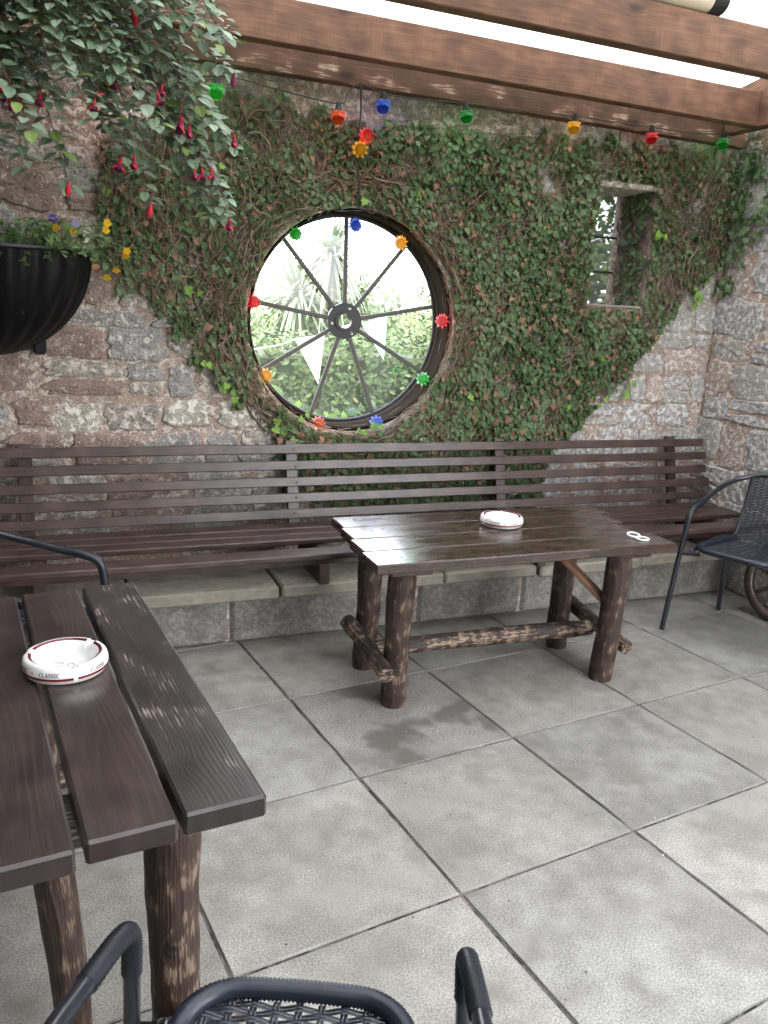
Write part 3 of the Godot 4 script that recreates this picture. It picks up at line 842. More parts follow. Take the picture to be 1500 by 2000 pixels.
func ashtray(label: String, at: Vector3, turn: float) -> void:
	var o := thing("ashtray", label, "ashtray", at, turn, "white china ashtrays")
	o.scale = Vector3(1.0, 1.35, 1.0)
	var notches := [0.0, TAU / 3.0, TAU * 2.0 / 3.0]
	var R := 0.087
	var dip := func(q: Vector3, a: float, p: Vector2) -> Vector3:
		if p.y > 0.024 and p.x > 0.056:
			for nn in notches:
				var d := absf(wrapf(a - nn, -PI, PI))
				for sgn in [-0.055, 0.055]:
					q.y -= 0.0048 * exp(-pow((wrapf(a - nn - sgn, -PI, PI)) / 0.042, 2.0))
		return q
	var mb := MB.new()
	lathe(mb, [Vector2(0.0, 0.002), Vector2(0.076, 0.0), Vector2(0.083, 0.004), Vector2(0.087, 0.011), Vector2(0.0865, 0.019), Vector2(0.084, 0.0265), Vector2(0.080, 0.0295), Vector2(0.074, 0.030), Vector2(0.067, 0.0275), Vector2(0.062, 0.024), Vector2(0.058, 0.017), Vector2(0.052, 0.0105), Vector2(0.04, 0.0085), Vector2(0.0, 0.008)], 180, TAU, dip)
	mb.smooth()
	put("bowl", mb.mesh(), M.china, o)
	for k in 3:
		var a0: float = notches[k] + 0.05; var a1: float = a0 + TAU / 3.0 - 0.10
		var bm := MB.new()
		ring_strip(bm, 0.08715, 0.0095, 0.0873, 0.0135, a0, a1)
		put("band", bm.mesh(), M.maroon, o)
		var om := MB.new()
		ring_strip(om, 0.0860, 0.0072, 0.0866, 0.0082, a0, a1)
		put("band", om.mesh(), M.ochre, o)
		var im := MB.new()
		ring_strip(im, 0.0735, 0.0303, 0.0672, 0.0280, notches[k] + 0.14, notches[k] + TAU / 3.0 - 0.14)
		put("inner_band", im.mesh(), M.maroon, o)
		for s in [0.28, 0.72]:
			var ac: float = lerpf(a0, a1, s)
			put("lettering", bent_text("CLASSIC", 0.0075, 0.0873, 0.0152, ac), M.ink, o)
		var cr := MB.new()
		var acr: float = lerpf(a0, a1, 0.5)
		for q in 3:
			var aa := acr + (q - 1) * 0.022
			ring_strip(cr, 0.08735, 0.0165, 0.0866, 0.0205 + (0.001 if q == 1 else 0.0), aa - 0.009, aa + 0.009, 2)
		put("emblem", cr.mesh(), M.ochre, o)
	# small print inside the bowl
	var fl := MB.new()
	fl.face([Vector3(0.004, 0.0095, 0.020), Vector3(0.026, 0.0095, 0.004), Vector3(0.034, 0.0097, 0.012), Vector3(0.010, 0.0095, 0.027)], [Vector2.ZERO, Vector2.ZERO, Vector2.ZERO, Vector2.ZERO], Vector3.UP)
	put("print", fl.mesh(), M.violet, o)
	var sk := MB.new()
	for k in 9:
		var p0 := Vector3(0.014, 0.0098, -0.008); var a := TAU * k / 9.0
		tube(sk, PackedVector3Array([p0 + Vector3(cos(a) * 0.010, 0, sin(a) * 0.006), p0 + Vector3(cos(a + 0.5) * 0.012, 0, sin(a + 0.5) * 0.0075)]), 0.0005, 4)
	for k in 3:
		tube(sk, PackedVector3Array([Vector3(-0.012 - 0.004 * k, 0.0096, 0.008 + 0.006 * k), Vector3(-0.002 - 0.004 * k, 0.0096, 0.004 + 0.006 * k)]), 0.0005, 4)
	put("print", sk.mesh(), M.greyink, o)

func bent_text(text: String, height: float, R: float, y0: float, ac: float) -> ArrayMesh:
	var f := SystemFont.new(); f.font_names = PackedStringArray(["Droid Serif"]); f.font_italic = true; f.font_weight = 700
	var tm := TextMesh.new(); tm.text = text; tm.font = f; tm.font_size = 48; tm.depth = 0.0; tm.pixel_size = height / 36.0; tm.curve_step = 4.0
	var ar := tm.get_mesh_arrays()
	var vs: PackedVector3Array = ar[Mesh.ARRAY_VERTEX]
	var id: PackedInt32Array = ar[Mesh.ARRAY_INDEX]
	var mb := MB.new()
	for p in vs:
		var a := ac - p.x / R
		var y := y0 + p.y + height * 0.5
		var rr := R + 0.0002 - maxf(0.0, y - 0.019) * 0.33
		mb.vert(Vector3(cos(a) * rr, y, sin(a) * rr), Vector3(cos(a), 0, sin(a)), Vector2.ZERO)
	mb.ix = id
	return mb.mesh()

func build_ashtrays() -> void:
	ashtray("round white ashtray with maroon band on the worn three-board table", Vector3(-0.005, 0.6605, -1.712), deg_to_rad(-78.0))
	ashtray("round white ashtray with maroon band on the glossy plank table", Vector3(1.640, 0.621, -2.715), deg_to_rad(-52.0))

func bevel_box_col(mb: MB, p: Vector3, s: float, col: Color) -> void:   # small angular chip
	var a := rnd(0, TAU)
	var q := []
	for k in 4: q.append(p + Vector3(cos(a + k * 1.57) * s * rnd(0.7, 1.6), 0, sin(a + k * 1.57) * s * rnd(0.7, 1.6)))
	var top := p + Vector3(0, s * rnd(0.5, 1.0), 0)
	for k in 4: mb.face([q[k], q[(k + 1) % 4], top], [Vector2.ZERO, Vector2.ZERO, Vector2.ZERO], q[k] - p + Vector3(0, s, 0), col)

func build_small_things() -> void:
	for d in [[Vector3(2.093, 0.6250, -2.408), 0.0, "white plastic ring lying flat by the corner of the glossy plank table"], [Vector3(2.080, 0.6305, -2.446), 0.12, "white plastic ring propped on the edge of the other white ring"]]:
		var mb := MB.new()
		var ring := PackedVector3Array()
		for k in 33: ring.push_back(Vector3(cos(TAU * k / 32) * 0.023, 0, sin(TAU * k / 32) * 0.023))
		tube(mb, ring, 0.0042, 8, false, Color.WHITE, true)
		var o := put("plastic_ring", mb.mesh(), M.white, self, Transform3D(Basis(Vector3.RIGHT, d[1]), d[0]))
		tag(o, d[2], "ring", "pair of white plastic rings")
	# grit and crumbs on the paving
	var gm := MB.new()
	for k in 260:
		var p := Vector3(rnd(-0.6, 3.3), 0.001, rnd(-3.05, -0.6)); var sz := rnd(0.0012, 0.0035)
		var col: Color = [Color(0.45, 0.43, 0.38), Color(0.10, 0.085, 0.07), Color(0.2, 0.15, 0.09), Color(0.55, 0.53, 0.5)][k % 4]
		bevel_box_col(gm, p, sz, col)
	var go := put("grit", gm.mesh(), M.twig, self)
	tag(go, "pale grit and dark crumbs scattered over the paving slabs", "grit", "", "stuff")
	# wooden wheel leaning on the side wall
	var w := thing("cart_wheel", "dark brown wooden wheel leaning at the foot of the side wall", "wheel", Vector3(3.36, 0, -2.77), deg_to_rad(-72.0))
	var lean := Basis(Vector3.RIGHT, -0.2)
	var cen := Vector3(0, 0.212, 0.0)
	var rm := MB.new()
	lathe(rm, [Vector2(0.215, -0.02), Vector2(0.215, 0.02), Vector2(0.175, 0.02), Vector2(0.175, -0.02), Vector2(0.215, -0.02)], 48)
	var bas := lean * Basis(Vector3.RIGHT, PI / 2)
	rm.smooth()
	put("rim", rm.mesh(), M.bench, w, Transform3D(bas, cen))
	var hm := MB.new()
	lathe(hm, [Vector2(0.0, -0.035), Vector2(0.04, -0.035), Vector2(0.045, 0.0), Vector2(0.04, 0.035), Vector2(0.0, 0.035)], 24)
	hm.smooth()
	put("hub", hm.mesh(), M.bench, w, Transform3D(bas, cen))
	for k in 8:
		var a := TAU * (k + 0.3) / 8.0
		var sm := MB.new()
		tube(sm, PackedVector3Array([Vector3(cos(a) * 0.035, 0, sin(a) * 0.035), Vector3(cos(a) * 0.18, 0, sin(a) * 0.18)]), 0.012, 8)
		put("spoke", sm.mesh(), M.bench, w, Transform3D(bas, cen))

# ---------------------------------------------------------------- plants
func leaf_shape(outline: Array, bend: float, fold: float, stalk := 0.0) -> ArrayMesh:   # outline: right half from base to tip, unit length along +y, normal +z
	var mb := MB.new()
	var P := func(x: float, y: float) -> Vector3: return Vector3(x, y, fold * absf(x) - bend * y * y)
	for s in [-1.0, 1.0]:
		for i in outline.size() - 1:
			var a: Vector2 = outline[i]; var b: Vector2 = outline[i + 1]
			var ma := Vector2(0, clampf(a.y, 0, 1)); var mbp := Vector2(0, clampf(b.y, 0, 1))
			var b0 := mb.v.size()
			for q in [a * Vector2(s, 1), b * Vector2(s, 1), mbp, ma]: mb.vert(P.call(q.x, q.y), Vector3.BACK, q)
			if s > 0: mb.tri(b0, b0 + 1, b0 + 2); mb.tri(b0, b0 + 2, b0 + 3)
			else: mb.tri(b0, b0 + 2, b0 + 1); mb.tri(b0, b0 + 3, b0 + 2)
	mb.smooth()
	if stalk > 0.0: tube(mb, PackedVector3Array([Vector3(0, 0.02, 0), Vector3(0, -stalk * 0.6, -0.08), Vector3(0, -stalk, -0.25)]), 0.02, 3, false)
	return mb.mesh()

func face_basis(normal: Vector3, tip: Vector3, s: float) -> Basis:
	var z := normal.normalized()
	var y := (tip - z * tip.dot(z)).normalized()
	return Basis(y.cross(z), y, z).scaled(Vector3.ONE * s)

# the 300 largest as parts of their own, the others joined as stuff
func scatter(parent: Node, called: String, mesh: Mesh, list: Array, parts: int, rough: float, back: float, palette: Array) -> void:
	list.sort_custom(func(a, b): return a[2] > b[2])
	var mats := []
	for c in palette: mats.append(leaf_mat(c, rough, back))
	for i in mini(parts, list.size()):
		put(called, mesh, mats[list[i][1]], parent, list[i][0])
	var rest := list.size() - parts
	if rest <= 0: return
	var mm := MultiMesh.new(); mm.transform_format = MultiMesh.TRANSFORM_3D; mm.use_colors = true; mm.mesh = mesh
	mm.instance_count = rest
	for i in rest:
		mm.set_instance_transform(i, list[parts + i][0])
		var c: Color = palette[list[parts + i][1]]
		var k := rnd(0.75, 1.25)
		mm.set_instance_color(i, Color(c.r * k, c.g * k, c.b * k))
	var o := MultiMeshInstance3D.new(); o.name = numbered("foliage", parent); o.multimesh = mm
	o.material_override = leaf_mat(Color(1, 1, 1), rough, back, true)
	o.set_meta("kind", "stuff")
	parent.add_child(o)

const IVY := [[0.72,2.28],[0.96,2.27],[1.14,2.24],[1.33,2.23],[1.53,2.24],[1.78,2.25],[2.05,2.27],[2.34,2.28],[2.64,2.29],[2.95,2.31],[3.43,2.33],[3.44,1.76],[3.19,1.53],[2.99,1.30],[2.91,1.16],[2.73,0.99],[2.58,0.85],[2.43,0.74],[2.39,0.41],[1.23,0.45],[1.00,0.57],[0.96,0.79],[0.84,0.96],[0.70,1.05],[0.61,1.14],[0.51,1.29],[0.38,1.41],[0.24,1.51],[0.18,1.62],[0.17,1.81],[0.22,2.06]]
const IVY_SIDE := [[-3.66,2.32],[-3.30,2.36],[-3.28,1.95],[-3.46,1.86],[-3.52,1.62],[-3.66,1.6]]

func hole_distance(x: float, y: float) -> float:   # distance to the nearest opening, negative inside
	var a := Vector2(x - 1.316, y - 1.36).length() - 0.51
	var b := maxf(absf(x - 2.765) - 0.185, absf(y - 1.81) - 0.31)
	return minf(a, b)

func build_ivy() -> void:
	var t := thing("ivy", "dense dark green ivy with brown stems covering the stone wall", "ivy", Vector3(2.0, 0.28, WALL_Z))
	var off := -t.position
	var leaf := leaf_shape([Vector2(0, -0.02), Vector2(0.24, -0.14), Vector2(0.50, 0.10), Vector2(0.31, 0.27), Vector2(0.44, 0.55), Vector2(0.19, 0.60), Vector2(0, 1.0)], 0.18, 0.16)
	var pal := [Color(0.044, 0.084, 0.028), Color(0.062, 0.112, 0.040), Color(0.086, 0.142, 0.058), Color(0.12, 0.172, 0.088), Color(0.22, 0.125, 0.075), Color(0.16, 0.28, 0.05), Color(0.13, 0.14, 0.06)]
	var clump := noise(301, 3.2, 3); var tone := noise(307, 1.7, 2)
	var list := []
	var try := 0
	while try < 62000:
		try += 1
		var x := rnd(0.1, 3.46); var y := rnd(0.4, 2.34)
		var edge := clump.get_noise_2d(x * 2.0, y * 2.0) * 0.07
		if not inside(IVY, x + edge, y + edge): continue
		var hd := hole_distance(x, y)
		if hd < 0.012: continue
		var cover := 0.92   # share of tries that leave a leaf here
		if x < 0.95: cover = 0.46
		elif x < 1.9: cover = lerpf(0.6, 0.95, clampf((x - 0.95) / 0.7, 0, 1)) if y > 1.8 else 0.7
		if x > 2.95 and y > 1.4: cover = 0.5
		cover *= clampf(0.95 + clump.get_noise_2d(x, y) * 1.6, 0.15, 1.1)
		if rng.randf() > cover: continue
		var depth := rnd(0.010, 0.028 + 0.028 * clampf(cover, 0, 1))
		var nrm := Vector3(rnd(-0.45, 0.45), rnd(0.0, 0.8), 1.0)
		var s := rnd(0.016, 0.032) if rng.randf() < 0.85 else rnd(0.03, 0.04)
		var tn := tone.get_noise_2d(x, y) + rnd(-0.5, 0.5)
		var ci := 0 if tn < -0.35 else (1 if tn < 0.0 else (2 if tn < 0.35 else 3))
		var rr := rng.randf()
		if rr < 0.13: ci = 4
		elif rr < 0.155: ci = 6
		elif rr < 0.1562: ci = 5
		if ci == 5: depth += 0.02; s = rnd(0.028, 0.045)
		list.append([Transform3D(face_basis(nrm, Vector3(rnd(-0.9, 0.9), -1.0, 0.1), s), Vector3(x, y, WALL_Z + depth) + off), ci, s + depth * 0.4])
	for k in 520:
		var z := rnd(-3.65, -3.2); var y := rnd(1.5, 2.36)
		if not inside(IVY_SIDE, z, y): continue
		if clump.get_noise_2d(z, y) < -0.2: continue
		var s := rnd(0.022, 0.042)
		list.append([Transform3D(face_basis(Vector3(-1, rnd(0, 0.8), rnd(-0.3, 0.6)), Vector3(0, -1, rnd(-0.8, 0.8)), s), Vector3(CORNER_X - rnd(0.02, 0.06), y, z) + off), rng.randi() % 4, s])
	# fresh pale sprigs at the lower edge
	for sp in [[2.905, 1.10], [2.86, 1.06], [2.74, 1.02], [3.02, 1.86], [2.99, 1.88], [3.28, 1.60], [3.25, 1.58], [3.27, 1.62], [0.77, 1.02], [0.70, 1.08], [1.0, 0.80], [0.93, 0.9], [0.98, 0.86], [2.02, 0.62], [1.35, 0.86], [1.45, 0.87], [1.05, 0.93], [0.63, 1.14]]:
		for q in 2: list.append([Transform3D(face_basis(Vector3(rnd(-0.5, 0.5), 0.4, 1), Vector3(rnd(-1, 1), -0.6, 0.2), rnd(0.03, 0.05)), Vector3(sp[0] + rnd(-0.03, 0.03), sp[1] + rnd(-0.03, 0.03), WALL_Z + rnd(0.03, 0.07)) + off), 5, 0.1])
	for k in 190:   # leaves hanging over the slit's edges
		var q := rng.randi() % 4
		var px := 2.765 + (rnd(-0.2, 0.2) if q < 2 else (0.192 if q == 2 else -0.19))
		var py := 1.81 + (rnd(-0.32, 0.32) if q >= 2 else (-0.325 if q == 0 else 0.345))
		list.append([Transform3D(face_basis(Vector3(rnd(-0.6, 0.3), rnd(0, 0.8), 1), Vector3(rnd(-0.8, 0.8), -1, 0.1), rnd(0.018, 0.034)), Vector3(px + rnd(-0.012, 0.012), py + rnd(-0.012, 0.012), WALL_Z + rnd(0.006, 0.04)) + off), rng.randi() % 5, 0.02])
	for k in 150:   # leaves in the slit's reveal
		list.append([Transform3D(face_basis(Vector3(-1, rnd(0, 0.7), rnd(0, 0.8)), Vector3(0, -1, rnd(-0.8, 0.8)), rnd(0.02, 0.038)), Vector3(2.948 - rnd(0.012, 0.03), rnd(1.53, 2.1), WALL_Z - rnd(-0.01, 0.2)) + off), rng.randi() % 4, 0.02])
	# leaves on the round window's outer sill
	for q in 26:
		var a := deg_to_rad(rnd(225, 300))
		list.append([Transform3D(face_basis(Vector3(rnd(-0.6, 0.6), 0.5, 1), Vector3(rnd(-0.6, 0.6), 1, -0.2), rnd(0.03, 0.05)), Vector3(1.316 + cos(a) * rnd(0.45, 0.49), 1.36 + sin(a) * rnd(0.45, 0.49), WALL_Z - rnd(0.19, 0.24)) + off), 5 if q % 3 == 0 else 2, 0.01])
	scatter(t, "leaf", leaf, list, 300, 0.5, 0.25, pal)
	# woody stems
	var mb := MB.new()
	var made := 0
	try = 0
	while made < 6500 and try < 60000:
		try += 1
		var x := rnd(0.12, 3.45); var y := rnd(0.42, 2.3)
		if not inside(IVY, x, y): continue
		var hd := hole_distance(x, y)
		if hd < 0.01: continue
		var keep := 0.45
		if x < 1.0: keep = 0.8
		if hd < 0.2 and x < 2.3: keep = 1.0
		if x > 2.9: keep = 0.75
		if rng.randf() > keep: continue
		made += 1
		var dir := Vector2(rnd(-0.7, 0.7), 1.0).normalized()
		if hd < 0.14 and x < 2.2:
			var rad := Vector2(x - 1.316, y - 1.36).normalized()
			dir = Vector2(-rad.y, rad.x) * (1.0 if rng.randf() < 0.5 else -1.0)
		if rng.randf() < 0.25: dir = Vector2(rnd(-1, 1), rnd(-1, 1)).normalized()
		var p := Vector2(x, y); var z := rnd(0.008, 0.05)
		var pts := PackedVector3Array()
		var n := 4 + rng.randi() % 5
		for i in n:
			pts.push_back(Vector3(p.x, p.y, WALL_Z + z) + off)
			dir = dir.rotated(rnd(-0.55, 0.55))
			p += dir * rnd(0.014, 0.03)
			if hole_distance(p.x, p.y) < 0.004: break
			if not inside(IVY, p.x, p.y): break
			z = clampf(z + rnd(-0.012, 0.012), 0.006, 0.06)
		if pts.size() < 3: continue
		var r0 := rnd(0.0011, 0.0026) if rng.randf() < 0.88 else rnd(0.003, 0.006)
		var col := Color(0.15, 0.098, 0.066) if rng.randf() < 0.6 else Color(0.23, 0.165, 0.12)
		tube(mb, pts, func(tt: float, _l: float) -> float: return r0 * (1.0 - 0.5 * tt), 4, false, col)
	# stems lining the reveals of the round window and the slit
	for k in 130:
		var a0 := rnd(-0.9, 1.0) if k < 80 else rnd(0, TAU)
		var zz := rnd(-0.03, 0.0)
		var pts := PackedVector3Array()
		var dirz := rnd(-0.012, 0.012); var da := rnd(0.02, 0.06) * (1.0 if rng.randf() < 0.5 else -1.0)
		for i in 6:
			var rr := 0.507 - rnd(0.0, 0.012)
			pts.push_back(Vector3(1.316 + cos(a0) * rr, 1.36 + sin(a0) * rr, WALL_Z + clampf(zz, -0.05, 0.015)) + off)
			a0 += da; zz += dirz + rnd(-0.01, 0.01)
		var r0 := rnd(0.0012, 0.0035)
		tube(mb, pts, r0, 4, false, Color(0.19, 0.14, 0.105))
	for k in 260:
		var pts := PackedVector3Array()
		var yy := rnd(1.53, 2.08); var zz := rnd(-0.26, 0.0)
		for i in 5:
			pts.push_back(Vector3(2.948 - rnd(0.0, 0.012), clampf(yy, 1.52, 2.1), WALL_Z + clampf(zz, -0.28, 0.01)) + off)
			yy += rnd(0.0, 0.035); zz += rnd(-0.03, 0.03)
		var r0 := rnd(0.0012, 0.0035)
		tube(mb, pts, r0, 4, false, Color(0.17, 0.125, 0.095))
	# thick stems round the window and up from the plinth
	for k in 34:
		var a0 := rnd(0, TAU); var len := rnd(0.5, 1.5); var rad := 0.53 + absf(rnd(-0.02, 0.13))
		var pts := PackedVector3Array()
		for i in 15:
			var a := a0 + len * i / 14.0
			var q := Vector2(cos(a), sin(a)) * (rad + 0.02 * sin(i * 0.9 + k) + rnd(-0.006, 0.006)) + Vector2(1.316, 1.36)
			if q.y < 0.5: break
			pts.push_back(Vector3(q.x, q.y, WALL_Z + rnd(0.015, 0.045)) + off)
		if pts.size() < 4: continue
		var r0 := rnd(0.002, 0.0055)
		tube(mb, pts, r0, 5, false, Color(0.20, 0.15, 0.115))
	var so := put("stems", mb.mesh(), M.twig, t)
	so.set_meta("kind", "stuff")

func build_fuchsia() -> void:
	var root := Vector3(-0.42, 2.2, -2.72)
	var t := thing("fuchsia", "trailing fuchsia with grey-green leaves and hanging red and purple flowers", "plant", root)
	# the basket it grows in, hung from the joist outside the picture
	var bk := thing("hanging_basket", "wire hanging basket holding the trailing fuchsia", "basket", root + Vector3(0, -0.22, 0))
	var bm := MB.new()
	lathe(bm, [Vector2(0.0, 0.0), Vector2(0.10, 0.02), Vector2(0.17, 0.09), Vector2(0.2, 0.18), Vector2(0.185, 0.18), Vector2(0.15, 0.10), Vector2(0.0, 0.03)], 28)
	bm.smooth()
	put("liner", bm.mesh(), M.soil, bk)
	var so := MB.new()
	lathe(so, [Vector2(0.19, 0.165), Vector2(0.0, 0.175)], 24); so.smooth()
	put("soil", so.mesh(), M.soil, bk)
	for k in 3:
		var a := TAU * k / 3.0
		var cm := MB.new()
		tube(cm, PackedVector3Array([Vector3(cos(a) * 0.193, 0.18, sin(a) * 0.193), Vector3(0, 0.425, 0.01)]), 0.003, 5)
		put("chain", cm.mesh(), M.iron, bk)
	var leaf := leaf_shape([Vector2(0, 0), Vector2(0.2, 0.12), Vector2(0.34, 0.34), Vector2(0.33, 0.58), Vector2(0.19, 0.83), Vector2(0, 1.0)], 0.22, 0.2, 0.25)
	var poly := [[-0.30,2.36],[0.36,2.42],[0.56,2.28],[0.59,2.12],[0.60,1.90],[0.53,1.84],[0.38,1.84],[0.25,1.90],[0.10,1.92],[-0.04,1.80],[-0.3,1.75]]
	var list := []
	var bmesh := MB.new()
	var ends := [Vector3(0.07, 1.76, -2.86), Vector3(0.46, 1.85, -2.88), Vector3(0.57, 1.78, -2.95), Vector3(0.52, 1.84, -2.9), Vector3(0.59, 1.95, -2.95), Vector3(0.32, 1.74, -2.95), Vector3(0.58, 1.72, -3.0), Vector3(-0.05, 1.80, -2.8), Vector3(0.25, 1.86, -2.9), Vector3(0.58, 2.27, -2.9), Vector3(0.56, 2.15, -2.85), Vector3(0.16, 2.30, -2.8), Vector3(0.38, 2.36, -2.95), Vector3(0.53, 1.72, -2.97)]
	while ends.size() < 108:
		var x := rnd(-0.3, 0.6); var y := rnd(1.75, 2.42)
		if inside(poly, x, y) and rng.randf() < 0.25 + (y - 1.75) * 1.3: ends.append(Vector3(x, y, rnd(-3.12, -2.62)))
	for e in ends:
		var st := root + Vector3(rnd(-0.12, 0.17), rnd(-0.06, 0.0), rnd(-0.13, 0.13))
		var dist: float = st.distance_to(e)
		var up := Vector3(0, rnd(0.10, 0.24) + 0.14 * dist, 0)
		var c1: Vector3 = st.lerp(e, 0.3) + up
		var c2: Vector3 = st.lerp(e, 0.75) + up * 0.75
		var pts := resample(smooth_path([st, c1, c2, e], 8), 0.02)
		var total := pts.size()
		var wood_col := Color(0.16, 0.10, 0.065) if rng.randf() < 0.6 else Color(0.19, 0.09, 0.08)
		tube(bmesh, pts, func(tt: float, _l: float) -> float: return lerpf(0.0042, 0.0012, tt), 5, false, wood_col)
		var i := int(total * 0.22)
		var ph := rnd(0, TAU)
		while i < total:
			var tt := float(i) / total
			var tg := (pts[mini(i + 1, total - 1)] - pts[i - 1]).normalized()
			for s in [0.0, PI]:
				var a: float = ph + s
				var sd := tg.cross(Vector3(0, 1, 0.2)).normalized()
				var outd := (sd * cos(a) + tg.cross(sd) * sin(a)).normalized()
				var tip := (outd + tg * 0.55 + Vector3(0, -0.45, 0)).normalized()
				var sc := rnd(0.046, 0.076) * lerpf(1.0, 0.72, tt)
				var nrm := Vector3(rnd(-0.4, 0.4), 1.0, rnd(0.1, 0.8))
				var rr := rng.randf()
				var ci := 0 if rr < 0.35 else (1 if rr < 0.7 else (2 if rr < 0.93 else 3))
				list.append([Transform3D(face_basis(nrm, tip, sc), pts[i] + tip * 0.012 - root), ci, pts[i].z * 0.05 + sc + (0.05 if pts[i].x > -0.12 else -1.0)])
			ph += PI / 2 + rnd(-0.3, 0.3)
			i += 1 if tt > 0.75 else 2
	scatter(t, "leaf", leaf, list, 300, 0.42, 0.4, [Color(0.17, 0.25, 0.165), Color(0.225, 0.31, 0.215), Color(0.29, 0.37, 0.275), Color(0.21, 0.30, 0.09)])
	for i in bmesh.v.size(): bmesh.v[i] -= root
	put("branches", bmesh.mesh(), M.twig, t).set_meta("kind", "stuff")
	# flowers
	var red := leaf_mat(Color(0.50, 0.010, 0.030), 0.45, 0.3)
	var purple := leaf_mat(Color(0.10, 0.012, 0.06), 0.5, 0.2)
	var stalk := plain(Color(0.25, 0.06, 0.06), 0.6)
	var sepal := leaf_shape([Vector2(0, 0), Vector2(0.16, 0.25), Vector2(0.17, 0.55), Vector2(0.0, 1.0)], -0.35, 0.15)
	var tubem := MB.new()
	lathe(tubem, [Vector2(0.0, 0.0), Vector2(0.0035, -0.003), Vector2(0.0045, -0.010), Vector2(0.004, -0.018)], 8); tubem.smooth()
	var cor := MB.new()
	lathe(cor, [Vector2(0.003, -0.016), Vector2(0.009, -0.022), Vector2(0.0105, -0.030), Vector2(0.009, -0.036), Vector2(0.0, -0.03)], 10); cor.smooth()
	for k in 3: tube(cor, PackedVector3Array([Vector3(0.002 * k - 0.002, -0.03, 0), Vector3(0.003 * k - 0.003, -0.055, 0.002 * k)]), 0.0007, 4, false)
	var bud := MB.new()
	lathe(bud, [Vector2(0.0, 0.0), Vector2(0.004, -0.005), Vector2(0.0045, -0.014), Vector2(0.009, -0.024), Vector2(0.0075, -0.036), Vector2(0.0, -0.046)], 10); bud.smooth()
	var tm := tubem.mesh(); var cmh := cor.mesh(); var bd := bud.mesh()
	var pm := MB.new()
	tube(pm, PackedVector3Array([Vector3(0, 0, 0), Vector3(0.004, 0.02, 0), Vector3(0.002, 0.05, 0)]), 0.0009, 4, false)
	var pmh := pm.mesh()
	var spots := [[-0.11, 2.01], [-0.09, 1.98], [-0.055, 1.985], [0.155, 2.005], [0.19, 2.08], [0.22, 2.085], [0.36, 2.075], [0.345, 2.05], [0.415, 1.975], [0.445, 1.965], [0.59, 1.955], [0.23, 1.845], [0.27, 1.855], [0.46, 1.835], [0.485, 1.84], [0.515, 1.845], [0.07, 1.755], [0.32, 1.715], [0.575, 1.69], [0.27, 2.275], [0.59, 2.145], [0.0, 2.0], [0.42, 1.99]]
	for i in spots.size():
		var f := Node3D.new(); f.name = numbered("flower", t); t.add_child(f)
		var fz := rnd(0.90, 0.95)
		f.position = Vector3(spots[i][0] * fz, 1.45 + (spots[i][1] + 0.02 - 1.45) * fz, -2.9 * fz) - root
		f.rotation = Vector3(rnd(-0.25, 0.25), rnd(0, TAU), rnd(-0.3, 0.3))
		var sc := rnd(0.9, 1.2)
		f.scale = Vector3.ONE * sc
		put("pedicel", pmh, stalk, f)
		if i in [16, 17, 19, 20]:
			put("bud", bd, red if i != 20 else leaf_mat(Color(0.25, 0.04, 0.12), 0.4, 0.3), f)
			continue
		put("calyx", tm, red, f)
		for k in 4:
			var a := TAU * k / 4.0
			var d := Vector3(cos(a), 0, sin(a))
			put("sepal", sepal, red, f, Transform3D(face_basis(d + Vector3(0, 0.5, 0), d * 0.75 + Vector3(0, -0.8, 0), 0.030), Vector3(0, -0.016, 0) + d * 0.003))
		put("corolla", cmh, purple, f)

